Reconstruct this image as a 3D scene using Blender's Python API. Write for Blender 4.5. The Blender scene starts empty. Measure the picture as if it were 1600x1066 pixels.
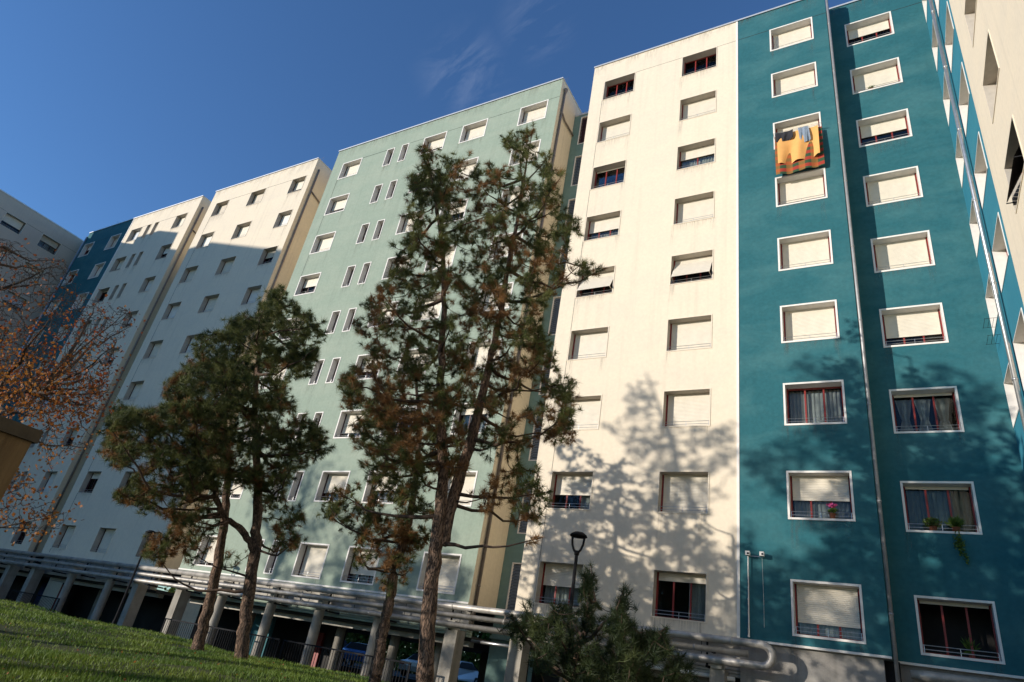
import bpy, math, random
import numpy as np
from mathutils import Matrix, Vector
R_ = math.radians
PI = math.pi
random.seed(7)
rng = np.random.default_rng(11)
scene = bpy.context.scene
COL = scene.collection

# ------------------------------------------------------------------ camera
F_PX, CX, CY = 1005.22, 800.0, 533.0            # focal length and centre for a 1600 px wide frame
PITCH, ROLL, YAW = R_(117.4843), R_(10.3740), R_(33.2355)
CAM_R = (Matrix.Rotation(YAW, 3, 'Z') @ Matrix.Rotation(PITCH, 3, 'X') @ Matrix.Rotation(ROLL, 3, 'Z'))
cam_data = bpy.data.cameras.new('camera')
cam = bpy.data.objects.new('camera', cam_data)
COL.objects.link(cam)
cam.matrix_world = CAM_R.to_4x4()
cam_data.sensor_width = 36.0
cam_data.lens = F_PX / 1600 * 36
cam_data.clip_start = 0.05
cam_data.clip_end = 3000
scene.camera = cam

# ------------------------------------------------------------------ sun, sky, exposure
SUN_AZ, SUN_EL = R_(40.0), R_(10.5)
TO_SUN = Vector((-math.sin(SUN_AZ) * math.cos(SUN_EL), -math.cos(SUN_AZ) * math.cos(SUN_EL), math.sin(SUN_EL)))
sl = bpy.data.lights.new('sun', 'SUN')
sl.energy = 4.1
sl.angle = R_(0.45)
sl.color = (1.0, 0.92, 0.82)
sun = bpy.data.objects.new('sun', sl)
COL.objects.link(sun)
sun.rotation_euler = (-TO_SUN).to_track_quat('-Z', 'Y').to_euler()
world = bpy.data.worlds.new('World')
scene.world = world
world.use_nodes = True
wn, wl = world.node_tree.nodes, world.node_tree.links
wn.clear()
wo = wn.new('ShaderNodeOutputWorld')
bg = wn.new('ShaderNodeBackground')
sky = wn.new('ShaderNodeTexSky')
sky.sky_type = 'NISHITA'
sky.sun_disc = False
sky.sun_elevation = SUN_EL
sky.sun_rotation = math.atan2(TO_SUN.x, TO_SUN.y)
sky.altitude = 100
sky.air_density = 1.0
sky.dust_density = 0.0
sky.ozone_density = 3.0
bg.inputs['Strength'].default_value = 0.15
# faint wisps of high cloud, laid out by direction in the sky
tc = wn.new('ShaderNodeTexCoord')
mp = wn.new('ShaderNodeMapping'); mp.inputs['Rotation'].default_value = (0.3, 0.5, 0.9); mp.inputs['Scale'].default_value = (3.0, 13.0, 5.0)
nz = wn.new('ShaderNodeTexNoise'); nz.inputs['Scale'].default_value = 2.2; nz.inputs['Detail'].default_value = 9; nz.inputs['Roughness'].default_value = 0.62; nz.inputs['Distortion'].default_value = 0.7
def sky_spot(v, r0, r1):
    d = wn.new('ShaderNodeVectorMath'); d.operation = 'DISTANCE'; d.inputs[1].default_value = v
    wl.new(tc.outputs['Generated'], d.inputs[0])
    m = wn.new('ShaderNodeMapRange'); m.inputs['From Min'].default_value = r0; m.inputs['From Max'].default_value = r1
    m.inputs['To Min'].default_value = 1; m.inputs['To Max'].default_value = 0; m.interpolation_type = 'SMOOTHSTEP'
    wl.new(d.outputs['Value'], m.inputs['Value'])
    return m.outputs['Result']
def px_dir(px, py):
    d = CAM_R @ Vector(((px - CX) / F_PX, -(py - CY) / F_PX, -1.0))
    return d
s1 = sky_spot(px_dir(725, 115).normalized(), 0.0, 0.085)
s2 = sky_spot(px_dir(838, 35).normalized(), 0.0, 0.07)
ad = wn.new('ShaderNodeMath'); ad.operation = 'MAXIMUM'; wl.new(s1, ad.inputs[0]); wl.new(s2, ad.inputs[1])
cr = wn.new('ShaderNodeMapRange'); cr.inputs['From Min'].default_value = 0.44; cr.inputs['From Max'].default_value = 0.8
cr.inputs['To Max'].default_value = 0.28
wl.new(tc.outputs['Generated'], mp.inputs['Vector']); wl.new(mp.outputs['Vector'], nz.inputs['Vector']); wl.new(nz.outputs['Fac'], cr.inputs['Value'])
mu = wn.new('ShaderNodeMath'); mu.operation = 'MULTIPLY'; wl.new(ad.outputs[0], mu.inputs[0]); wl.new(cr.outputs['Result'], mu.inputs[1])
mxc = wn.new('ShaderNodeMixRGB'); mxc.inputs['Color2'].default_value = (3.2, 3.6, 4.6, 1)
tint = wn.new('ShaderNodeMixRGB'); tint.blend_type = 'MULTIPLY'; tint.inputs['Fac'].default_value = 1; tint.inputs['Color2'].default_value = (0.77, 0.97, 1.23, 1)
wl.new(sky.outputs['Color'], tint.inputs['Color1'])
wl.new(mu.outputs[0], mxc.inputs['Fac']); wl.new(tint.outputs['Color'], mxc.inputs['Color1'])
wl.new(mxc.outputs['Color'], bg.inputs['Color']); wl.new(bg.outputs['Background'], wo.inputs['Surface'])
vs = scene.view_settings
vs.view_transform = 'Standard'; vs.look = 'None'; vs.exposure = 0.26; vs.gamma = 1.0
scene.cycles.max_bounces = 7
scene.cycles.transparent_max_bounces = 12

# ------------------------------------------------------------------ materials
def new_mat(name):
    m = bpy.data.materials.new(name); m.use_nodes = True
    return m, m.node_tree.nodes, m.node_tree.links, m.node_tree.nodes['Principled BSDF']
def mat(name, col, rough=0.8, var=0.12, scale=3.0, bump=0.0, bscale=30.0, metal=0.0, spec=0.3, streak=0.0, stretch=(1, 1, 1), col2=None):
    """colour varied by object-space noise, optional vertical streaks and bump"""
    m, n, l, p = new_mat(name)
    p.inputs['Roughness'].default_value = rough
    p.inputs['Metallic'].default_value = metal
    p.inputs['Specular IOR Level'].default_value = spec
    t = n.new('ShaderNodeTexCoord')
    mpn = n.new('ShaderNodeMapping'); mpn.inputs['Scale'].default_value = stretch
    l.new(t.outputs['Object'], mpn.inputs['Vector'])
    nt = n.new('ShaderNodeTexNoise'); nt.inputs['Scale'].default_value = scale; nt.inputs['Detail'].default_value = 7; nt.inputs['Roughness'].default_value = 0.6
    l.new(mpn.outputs['Vector'], nt.inputs['Vector'])
    ramp = n.new('ShaderNodeValToRGB')
    c1 = [c * (1 - var) for c in col]; c2 = list(col2) if col2 else [min(1, c * (1 + var)) for c in col]
    ramp.color_ramp.elements[0].position = 0.3; ramp.color_ramp.elements[0].color = (*c1, 1)
    ramp.color_ramp.elements[1].position = 0.7; ramp.color_ramp.elements[1].color = (*c2, 1)
    l.new(nt.outputs['Fac'], ramp.inputs['Fac'])
    out = ramp.outputs['Color']
    if streak > 0:
        ms = n.new('ShaderNodeMapping'); ms.inputs['Scale'].default_value = (2.6, 2.6, 0.12)
        l.new(t.outputs['Object'], ms.inputs['Vector'])
        ns = n.new('ShaderNodeTexNoise'); ns.inputs['Scale'].default_value = 1.6; ns.inputs['Detail'].default_value = 6
        l.new(ms.outputs['Vector'], ns.inputs['Vector'])
        rs = n.new('ShaderNodeMapRange'); rs.inputs['From Min'].default_value = 0.5; rs.inputs['From Max'].default_value = 0.8
        rs.inputs['To Min'].default_value = 1.0; rs.inputs['To Max'].default_value = 1 - streak
        l.new(ns.outputs['Fac'], rs.inputs['Value'])
        mm = n.new('ShaderNodeMixRGB'); mm.blend_type = 'MULTIPLY'; mm.inputs['Fac'].default_value = 1
        l.new(out, mm.inputs['Color1']); l.new(rs.outputs['Result'], mm.inputs['Color2']); out = mm.outputs['Color']
    l.new(out, p.inputs['Base Color'])
    if bump > 0:
        nb = n.new('ShaderNodeTexNoise'); nb.inputs['Scale'].default_value = bscale; nb.inputs['Detail'].default_value = 5
        l.new(mpn.outputs['Vector'], nb.inputs['Vector'])
        b = n.new('ShaderNodeBump'); b.inputs['Strength'].default_value = bump; b.inputs['Distance'].default_value = 0.02
        l.new(nb.outputs['Fac'], b.inputs['Height']); l.new(b.outputs['Normal'], p.inputs['Normal'])
    return m
def plaster(name, col, patch, streak=0.12, var=0.05):
    """painted render: soft patches where panels were repainted, fine grain, vertical run-off streaks"""
    m, n, l, p = new_mat(name)
    p.inputs['Roughness'].default_value = 0.85
    p.inputs['Specular IOR Level'].default_value = 0.25
    t = n.new('ShaderNodeTexCoord')
    def noise(sc, scale, detail, rough=0.55, dist=0.0):
        mm = n.new('ShaderNodeMapping'); mm.inputs['Scale'].default_value = sc
        l.new(t.outputs['Object'], mm.inputs['Vector'])
        q = n.new('ShaderNodeTexNoise'); q.inputs['Scale'].default_value = scale; q.inputs['Detail'].default_value = detail
        q.inputs['Roughness'].default_value = rough; q.inputs['Distortion'].default_value = dist
        l.new(mm.outputs['Vector'], q.inputs['Vector']); return q.outputs['Fac']
    def mapr(v, a, b, c, d):
        q = n.new('ShaderNodeMapRange'); q.inputs['From Min'].default_value = a; q.inputs['From Max'].default_value = b
        q.inputs['To Min'].default_value = c; q.inputs['To Max'].default_value = d; l.new(v, q.inputs['Value']); return q.outputs['Result']
    def mix(kind, f, a, b):
        q = n.new('ShaderNodeMixRGB'); q.blend_type = kind
        for s, v in (('Fac', f), ('Color1', a), ('Color2', b)):
            if isinstance(v, (int, float)): q.inputs[s].default_value = v
            elif isinstance(v, tuple): q.inputs[s].default_value = (*v, 1)
            else: l.new(v, q.inputs[s])
        return q.outputs['Color']
    big = mapr(noise((0.5, 0.5, 1.1), 0.9, 5, 0.6, 0.4), 0.42, 0.66, 0, 1)
    c = mix('MIX', big, tuple(col), tuple(patch))
    c = mix('MULTIPLY', 1.0, c, mapr(noise((1, 1, 1), 9, 6), 0.3, 0.7, 1 - var, 1 + var))
    c = mix('MULTIPLY', 1.0, c, mapr(noise((3.0, 3.0, 0.1), 1.5, 6), 0.52, 0.8, 1.0, 1 - streak))
    l.new(c, p.inputs['Base Color'])
    b = n.new('ShaderNodeBump'); b.inputs['Strength'].default_value = 0.25; b.inputs['Distance'].default_value = 0.02
    l.new(noise((1, 1, 1), 14, 6, 0.65), b.inputs['Height']); l.new(b.outputs['Normal'], p.inputs['Normal'])
    return m
def glass_mat():
    m, n, l, p = new_mat('window_glass')
    n.remove(p)
    o = n['Material Output']
    tr = n.new('ShaderNodeBsdfTransparent'); tr.inputs['Color'].default_value = (0.78, 0.82, 0.82, 1)
    gl = n.new('ShaderNodeBsdfGlossy'); gl.inputs['Roughness'].default_value = 0.03
    fr = n.new('ShaderNodeFresnel'); fr.inputs['IOR'].default_value = 1.33
    ad = n.new('ShaderNodeMath'); ad.operation = 'ADD'; ad.inputs[1].default_value = 0.0
    mx = n.new('ShaderNodeMixShader')
    l.new(fr.outputs[0], ad.inputs[0]); l.new(ad.outputs[0], mx.inputs[0]); l.new(tr.outputs[0], mx.inputs[1]); l.new(gl.outputs[0], mx.inputs[2])
    l.new(mx.outputs[0], o.inputs['Surface'])
    return m
def leaf_mat(name, c1, c2, trans=0.25, rough=0.6, scale=2.5):
    m, n, l, p = new_mat(name)
    o = n['Material Output']
    t = n.new('ShaderNodeTexCoord')
    nt = n.new('ShaderNodeTexNoise'); nt.inputs['Scale'].default_value = scale; nt.inputs['Detail'].default_value = 4
    l.new(t.outputs['Object'], nt.inputs['Vector'])
    ramp = n.new('ShaderNodeValToRGB')
    ramp.color_ramp.elements[0].position = 0.35; ramp.color_ramp.elements[0].color = (*c1, 1)
    ramp.color_ramp.elements[1].position = 0.65; ramp.color_ramp.elements[1].color = (*c2, 1)
    l.new(nt.outputs['Fac'], ramp.inputs['Fac']); l.new(ramp.outputs['Color'], p.inputs['Base Color'])
    p.inputs['Roughness'].default_value = rough; p.inputs['Specular IOR Level'].default_value = 0.3
    td = n.new('ShaderNodeBsdfTranslucent'); l.new(ramp.outputs['Color'], td.inputs['Color'])
    mx = n.new('ShaderNodeMixShader'); mx.inputs[0].default_value = trans
    l.new(p.outputs[0], mx.inputs[1]); l.new(td.outputs[0], mx.inputs[2]); l.new(mx.outputs[0], o.inputs['Surface'])
    return m
CREAM = plaster('cream_render', (0.765, 0.665, 0.51), (0.73, 0.64, 0.50), 0.10, 0.04)
CREAM_SIDE = plaster('yellow_cream_render', (0.72, 0.63, 0.47), (0.69, 0.60, 0.45), 0.15, 0.05)
GREEN = plaster('pale_green_render', (0.290, 0.355, 0.280), (0.325, 0.38, 0.30), 0.10, 0.06)
TEAL = plaster('teal_render', (0.022, 0.118, 0.140), (0.044, 0.150, 0.166), 0.06, 0.09)
BLUE = plaster('blue_render', (0.032, 0.20, 0.275), (0.038, 0.22, 0.29), 0.08, 0.06)
DKGREEN = plaster('grey_green_render', (0.17, 0.27, 0.24), (0.20, 0.30, 0.26), 0.12, 0.06)
CONC = mat('concrete', (0.30, 0.28, 0.25), 0.9, 0.22, 1.6, 0.4, 24, streak=0.3)
PILLARC = mat('pillar_concrete', (0.33, 0.30, 0.25), 0.9, 0.2, 2.0, 0.4, 26, streak=0.35)
CONC_L = mat('pale_concrete', (0.44, 0.41, 0.35), 0.9, 0.15, 2.2, 0.3, 30, streak=0.25)
TRIM = mat('white_trim', (0.80, 0.76, 0.70), 0.6, 0.05, 5)
TRIM_C = mat('cream_trim', (0.75, 0.66, 0.52), 0.6, 0.05, 5)
REVEAL_C = mat('shaded_cream_reveal', (0.46, 0.42, 0.36), 0.8, 0.1, 5)  # cream trim greyed: the shade inside the opening is put into the colour
REVEAL_W = mat('shaded_white_reveal', (0.66, 0.64, 0.60), 0.7, 0.07, 5)  # white trim toned down the same way for reveal shade
SHUT = mat('ivory_shutter', (0.75, 0.68, 0.55), 0.5, 0.06, 4, spec=0.4)
SHUT_W = mat('white_shutter', (0.79, 0.75, 0.67), 0.5, 0.05, 4, spec=0.4)
SHUT_B = mat('bluish_shutter', (0.60, 0.63, 0.66), 0.5, 0.08, 4, spec=0.4)
SHUT_T = mat('tan_shutter', (0.60, 0.52, 0.40), 0.5, 0.08, 4, spec=0.4)
SHUT_G = mat('grey_shutter', (0.42, 0.40, 0.37), 0.55, 0.12, 4)
RED = mat('red_painted_frame', (0.24, 0.030, 0.024), 0.45, 0.2, 8)
MAROON = mat('maroon_frame', (0.06, 0.02, 0.022), 0.5, 0.2, 6)
DARKWALL = mat('shaded_undercroft_wall', (0.05, 0.048, 0.045), 0.95, 0.25, 1.5)  # near-black colour carries the shade under the blocks
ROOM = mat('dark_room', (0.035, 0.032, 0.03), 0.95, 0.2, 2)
STEEL = mat('galvanised_steel', (0.55, 0.55, 0.54), 0.38, 0.12, 8, metal=0.85, spec=0.5)
CLAD = mat('pipe_cladding', (0.40, 0.375, 0.34), 0.5, 0.3, 2.2, bump=0.5, bscale=9, metal=0.35, streak=0.3)
FLASH = mat('roof_flashing', (0.62, 0.63, 0.63), 0.4, 0.08, 3, metal=0.4)
DARK = mat('dark_iron', (0.016, 0.016, 0.018), 0.7, 0.25, 10, spec=0.1)
SEAM = mat('dark_seam', (0.03, 0.03, 0.03), 0.9, 0.1, 3)  # even near-black tone for wall and panel joints
GREYPIPE = mat('grey_drainpipe', (0.36, 0.35, 0.34), 0.45, 0.12, 6, metal=0.3)
BROWNPIPE = mat('brown_grey_pipe', (0.24, 0.20, 0.17), 0.5, 0.15, 5, metal=0.2)
GLASS = glass_mat()
CURT_W = mat('white_curtain', (0.62, 0.60, 0.55), 0.9, 0.1, 6)
CURT_B = mat('blue_grey_curtain', (0.42, 0.40, 0.37), 0.9, 0.15, 6)
CURT_G = mat('green_grey_curtain', (0.20, 0.22, 0.17), 0.9, 0.15, 6)
def bark_mat(name, c1, c2):
    m, n, l, p = new_mat(name)
    p.inputs['Roughness'].default_value = 0.95
    t = n.new('ShaderNodeTexCoord'); mm = n.new('ShaderNodeMapping'); mm.inputs['Scale'].default_value = (1, 1, 0.2)
    l.new(t.outputs['Object'], mm.inputs['Vector'])
    v = n.new('ShaderNodeTexVoronoi'); v.inputs['Scale'].default_value = 26; v.feature = 'DISTANCE_TO_EDGE'
    nn = n.new('ShaderNodeTexNoise'); nn.inputs['Scale'].default_value = 7; nn.inputs['Detail'].default_value = 8
    l.new(mm.outputs['Vector'], nn.inputs['Vector'])
    ax = n.new('ShaderNodeMixRGB'); ax.inputs['Fac'].default_value = 0.3
    l.new(mm.outputs['Vector'], ax.inputs['Color1']); l.new(nn.outputs['Color'], ax.inputs['Color2']); l.new(ax.outputs['Color'], v.inputs['Vector'])
    r = n.new('ShaderNodeMapRange'); r.inputs['From Max'].default_value = 0.16; l.new(v.outputs['Distance'], r.inputs['Value'])
    mu = n.new('ShaderNodeMath'); mu.operation = 'MULTIPLY'; l.new(r.outputs['Result'], mu.inputs[0]); l.new(nn.outputs['Fac'], mu.inputs[1])
    ramp = n.new('ShaderNodeValToRGB'); ramp.color_ramp.elements[0].color = (*c1, 1); ramp.color_ramp.elements[1].color = (*c2, 1); ramp.color_ramp.elements[1].position = 0.6
    l.new(mu.outputs[0], ramp.inputs['Fac']); l.new(ramp.outputs['Color'], p.inputs['Base Color'])
    b = n.new('ShaderNodeBump'); b.inputs['Strength'].default_value = 1.0; b.inputs['Distance'].default_value = 0.05
    l.new(mu.outputs[0], b.inputs['Height']); l.new(b.outputs['Normal'], p.inputs['Normal'])
    return m
BARK = bark_mat('pine_bark', (0.035, 0.022, 0.015), (0.30, 0.19, 0.125))
TWIG = mat('pine_twig', (0.085, 0.055, 0.038), 0.9, 0.3, 8)
BARK_G = mat('grey_bark', (0.075, 0.058, 0.046), 0.9, 0.3, 8, 0.5, 20)
NEEDLE_A = leaf_mat('pine_needles', (0.095, 0.120, 0.030), (0.185, 0.190, 0.060))
NEEDLE_B = leaf_mat('dark_pine_needles', (0.048, 0.070, 0.022), (0.090, 0.110, 0.034))
NEEDLE_C = leaf_mat('brown_dead_needles', (0.19, 0.095, 0.035), (0.31, 0.165, 0.06))
NEEDLE_D = leaf_mat('shade_pine_needles', (0.020, 0.036, 0.012), (0.045, 0.062, 0.018))  # needle green darkened: shade is put into the colour
LEAF_O = leaf_mat('orange_leaves', (0.34, 0.11, 0.025), (0.48, 0.21, 0.045), 0.4, scale=1.2)
LEAF_R = leaf_mat('rust_leaves', (0.26, 0.06, 0.022), (0.38, 0.12, 0.03), 0.35, scale=1.2)
LEAF_G = leaf_mat('house_plant_leaves', (0.06, 0.13, 0.025), (0.15, 0.22, 0.04), 0.3, scale=12)
GRASSM = leaf_mat('grass_blades', (0.065, 0.135, 0.018), (0.19, 0.255, 0.04), 0.3, scale=0.8)

# ------------------------------------------------------------------ mesh helpers
class MB:
    def __init__(s): s.v = []; s.f = []; s.m = []
    def poly(s, pts, mi=0):
        b = len(s.v); s.v += [tuple(p) for p in pts]; s.f.append(tuple(range(b, b + len(pts)))); s.m.append(mi); return s
    def box(s, a, b, mi=0):
        x0, y0, z0 = a; x1, y1, z1 = b
        k = len(s.v)
        s.v += [(x0, y0, z0), (x1, y0, z0), (x1, y1, z0), (x0, y1, z0), (x0, y0, z1), (x1, y0, z1), (x1, y1, z1), (x0, y1, z1)]
        for f in ((0, 3, 2, 1), (4, 5, 6, 7), (0, 1, 5, 4), (1, 2, 6, 5), (2, 3, 7, 6), (3, 0, 4, 7)):
            s.f.append(tuple(k + i for i in f)); s.m.append(mi)
        return s
    def tube(s, pts, rad, n=10, mi=0, cap=True):
        pts = [Vector(p) for p in pts]
        if not isinstance(rad, (list, tuple)): rad = [rad] * len(pts)
        k = len(s.v); up = None
        for i, p in enumerate(pts):
            if i == 0: t = pts[1] - p
            elif i == len(pts) - 1: t = p - pts[i - 1]
            else: t = (pts[i + 1] - p).normalized() + (p - pts[i - 1]).normalized()
            t = t.normalized()
            if up is None: up = Vector((0, 0, 1)) if abs(t.z) < 0.9 else Vector((1, 0, 0))
            a = t.cross(up).normalized(); b = a.cross(t).normalized(); up = b if abs(t.dot(b)) < .99 else up
            for j in range(n):
                th = 2 * PI * j / n
                s.v.append(tuple(p + (a * math.cos(th) + b * math.sin(th)) * rad[i]))
        for i in range(len(pts) - 1):
            for j in range(n):
                s.f.append((k + i * n + j, k + i * n + (j + 1) % n, k + (i + 1) * n + (j + 1) % n, k + (i + 1) * n + j)); s.m.append(mi)
        if cap:
            s.f.append(tuple(k + j for j in range(n))[::-1]); s.m.append(mi)
            s.f.append(tuple(k + (len(pts) - 1) * n + j for j in range(n))); s.m.append(mi)
        return s
    def lathe(s, prof, c, n=20, mi=0):
        k = len(s.v)
        for r, z in prof:
            for j in range(n):
                th = 2 * PI * j / n; s.v.append((c[0] + r * math.cos(th), c[1] + r * math.sin(th), c[2] + z))
        for i in range(len(prof) - 1):
            for j in range(n):
                s.f.append((k + i * n + j, k + i * n + (j + 1) % n, k + (i + 1) * n + (j + 1) % n, k + (i + 1) * n + j)); s.m.append(mi)
        s.f.append(tuple(k + j for j in range(n))[::-1]); s.m.append(mi)
        s.f.append(tuple(k + (len(prof) - 1) * n + j for j in range(n))); s.m.append(mi)
        return s
    def mesh(s, name, mats, smooth=False):
        me = bpy.data.meshes.new(name)
        me.from_pydata(s.v, [], s.f)
        for m in (mats if isinstance(mats, (list, tuple)) else [mats]): me.materials.append(m)
        me.polygons.foreach_set('material_index', s.m)
        if smooth: me.polygons.foreach_set('use_smooth', [True] * len(s.f))
        me.update()
        return me
    def build(s, name, mats, parent=None, smooth=False, loc=(0, 0, 0), rz=0):
        return link(name, s.mesh(name, mats, smooth), parent, loc, rz)
def link(name, me, parent=None, loc=(0, 0, 0), rz=0):
    o = bpy.data.objects.new(name, me); COL.objects.link(o)
    o.parent = parent; o.location = loc; o.rotation_euler = (0, 0, rz)
    return o
def fast_mesh(name, V, F, mi, mats, smooth=False):
    """numpy arrays -> mesh; F is (n, 3 or 4)"""
    me = bpy.data.meshes.new(name)
    n, k = F.shape
    me.vertices.add(len(V)); me.vertices.foreach_set('co', np.asarray(V, np.float32).ravel())
    me.loops.add(n * k); me.loops.foreach_set('vertex_index', F.astype(np.int32).ravel())
    me.polygons.add(n); me.polygons.foreach_set('loop_start', np.arange(0, n * k, k, dtype=np.int32))
    for m in mats: me.materials.append(m)
    me.polygons.foreach_set('material_index', np.asarray(mi, np.int32))
    if smooth: me.polygons.foreach_set('use_smooth', np.ones(n, bool))
    me.update(calc_edges=True)
    return me
def empty(name, loc=(0, 0, 0), rz=0):
    o = bpy.data.objects.new(name, None); COL.objects.link(o); o.location = loc; o.rotation_euler = (0, 0, rz); o.empty_display_size = 0.3
    return o
def tag(o, label=None, cat=None, group=None, kind=None):
    if label: o['label'] = label
    if cat: o['category'] = cat
    if group: o['group'] = group
    if kind: o['kind'] = kind
    return o
def at_dist(px, py, d):
    v = px_dir(px, py); h = math.hypot(v.x, v.y)
    return v * (d / h)
def on_y(px, py, y):
    v = px_dir(px, py); return v * (y / v.y)

# ------------------------------------------------------------------ ground
D = 20.59                      # distance of the long facade from the camera
def sstep(a, b, x):
    t = min(1, max(0, (x - a) / (b - a))); return t * t * (3 - 2 * t)
def ground_z(x, y):
    z = -1.45 + 0.82 * sstep(-3, 12, y) - 0.0065 * (x + 12.5) * sstep(-3, 12, y)
    z += 0.05 * math.sin(x * 0.7 + y * 0.3) + 0.03 * math.sin(x * 1.9 - y * 1.1)
    lo = -1.42
    return z + (lo - z) * sstep(15.6, 18.0, y)
gm = MB()
xs = sorted(set([-900, -400, -200, -120, -90] + [-80 + 1.0 * i for i in range(101)] + [30, 50, 90, 200, 500, 900]))
ys = sorted(set([-900, -400, -200, -100, -60, -40, -25, -15] + [-8 + 0.6 * i for i in range(45)] + [20, 24, 30, 45, 70, 120, 250, 500, 1200]))
gm.v = [(x, y, ground_z(max(-80, min(20, x)), y)) for y in ys for x in xs]
nx = len(xs)
for j in range(len(ys) - 1):
    for i in range(nx - 1):
        gm.f.append((j * nx + i, j * nx + i + 1, (j + 1) * nx + i + 1, (j + 1) * nx + i)); gm.m.append(0)
GROUND = mat('turf_soil', (0.045, 0.068, 0.018), 0.95, 0.35, 0.9, 0.8, 18, col2=(0.10, 0.105, 0.035))
tag(gm.build('ground', GROUND, smooth=True), kind='structure')
pm = MB().box((-75, 18.3, -1.6), (6, 60, -1.40))
tag(pm.build('pavement', mat('asphalt_paving', (0.055, 0.055, 0.057), 0.95, 0.25, 3, 0.4, 60)), kind='structure')

# grass blades in front of and over the crest of the mound
def grass():
    n = 150000
    az = rng.uniform(R_(-74), R_(-22), n)                       # measured from +Y, negative to the left
    d = 5.5 * np.exp(rng.uniform(0, 1, n) * math.log(36 / 5.5))
    x = np.sin(az) * d; y = np.cos(az) * d
    worn = (np.abs(y - 9.4 - .10 * x - .25 * np.sin(x * .6)) < .22 + .1 * np.sin(x * 2.1)) | (np.abs(y - 7.0 - .08 * x + .2 * np.sin(x * .9)) < .14)
    foot = np.zeros(n, bool)
    for fx, fy in ((-14.6, 12.65), (-17.0, 13.05), (-10.4, 12.8), (-7.5, 10.6)): foot |= np.hypot(x - fx, (y - fy)) < .55 + .2 * np.sin(x * 5 + y * 3)
    k = (y < 17.0) & (y > 0.6) & ~(foot & (rng.random(n) < .8)) & ~(worn & (rng.random(n) < .8))
    x, y, d = x[k], y[k], d[k]; n = len(x)
    gz = np.array([ground_z(a, b) for a, b in zip(x, y)])
    clump = 0.5 + 0.5 * np.sin(x * 1.3 + np.sin(y * 1.7)) * np.sin(y * 1.1 + np.sin(x * .8))
    h = rng.uniform(0.03, 0.085, n) * (0.6 + 0.8 * clump) * (1 + 0.3 * (rng.random(n) > .97))
    w = 0.0035 + 0.00055 * d
    a = rng.uniform(0, 2 * PI, n); ln = rng.uniform(0.1, 0.7, n) * h; la = rng.uniform(0, 2 * PI, n)
    bx, by = np.cos(a) * w, np.sin(a) * w
    V = np.empty((n, 3, 3))
    V[:, 0] = np.stack([x - bx, y - by, gz - 0.01], 1); V[:, 1] = np.stack([x + bx, y + by, gz - 0.01], 1)
    V[:, 2] = np.stack([x + np.cos(la) * ln, y + np.sin(la) * ln, gz + h], 1)
    me = fast_mesh('grass', V.reshape(-1, 3), np.arange(3 * n).reshape(-1, 3), np.zeros(n), [GRASSM])
    tag(link('grass', me), 'short green grass growing over the mound below the pines', 'grass', kind='stuff')
grass()
def litter():
    n = 1300; az = rng.uniform(R_(-74), R_(-30), n); d = 5.5 * np.exp(rng.uniform(0, 1, n) * math.log(34 / 5.5))
    x = np.sin(az) * d; y = np.cos(az) * d; k = (y < 16.5); x, y = x[k], y[k]; n = len(x)
    z = np.array([ground_z(a, b) for a, b in zip(x, y)]) + rng.uniform(.03, .07, n)
    c = np.stack([x, y, z], 1); a = rng.normal(size=(n, 3)) * [1, 1, .35]; a /= np.linalg.norm(a, axis=1, keepdims=True)
    b = np.cross(a, rng.normal(size=(n, 3)) * .3 + [0, 0, 1]); b /= np.linalg.norm(b, axis=1, keepdims=True)
    L = rng.uniform(.012, .03, n)[:, None]
    V = np.empty((n, 4, 3)); V[:, 0] = c - a * L; V[:, 1] = c + b * L * .6; V[:, 2] = c + a * L; V[:, 3] = c - b * L * .6
    me = fast_mesh('fallen_leaves', V.reshape(-1, 3), np.arange(4 * n).reshape(-1, 4), (rng.random(n) > .25).astype(int), [LEAF_O, LEAF_R])
    tag(link('fallen_leaves', me), 'small brown and orange fallen leaves scattered in the grass', 'leaves', kind='stuff')
litter()
# ------------------------------------------------------------------ windows
ROWZ = [27.90, 24.93, 21.94, 18.944, 15.963, 12.988, 9.987, 7.005, 3.807]      # top of each window row, ninth floor first
WCACHE = {}
def cached(key, fn):
    if key not in WCACHE: WCACHE[key] = fn()
    return WCACHE[key]
def slats(w, length, th=0.052):
    """roller shutter hanging down from z=0, real slats"""
    mb = MB(); n = max(1, int(length / th)); z = 0
    for i in range(n):
        z0 = -i * th; z1 = -(i + 1) * th + 0.012
        mb.poly([(0, 0.004, z1), (w, 0.004, z1), (w, 0, (z0 + z1) / 2), (0, 0, (z0 + z1) / 2)])
        mb.poly([(0, 0, (z0 + z1) / 2), (w, 0, (z0 + z1) / 2), (w, 0.006, z0), (0, 0.006, z0)])
        mb.poly([(0, 0.012, z1 - 0.012), (w, 0.012, z1 - 0.012), (w, 0.004, z1), (0, 0.004, z1)])
    mb.box((0, -0.006, -n * th - 0.03), (w, 0.016, -n * th))
    return mb
def curtain_mb(w, h, gather=False, x0=0.0, x1=1.0):
    mb = MB(); n = 40
    a, b = w * x0, w * x1
    top = [(a + (b - a) * i / n, 0.025 * math.sin(i * 1.9) + 0.012 * math.sin(i * 4.1)) for i in range(n + 1)]
    for i in range(n):
        (xa, ya), (xb, yb) = top[i], top[i + 1]
        if gather:
            m = (a + b) / 2; q = lambda x: m + (x - m) * 0.45
            mb.poly([(q(xa), ya, h * .42), (q(xb), yb, h * .42), (xb, yb, h), (xa, ya, h)])
            mb.poly([(xa, ya, 0), (xb, yb, 0), (q(xb), yb, h * .42), (q(xa), ya, h * .42)])
        else:
            mb.poly([(xa, ya, 0), (xb, yb, 0), (xb, yb, h), (xa, ya, h)])
    return mb
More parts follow.
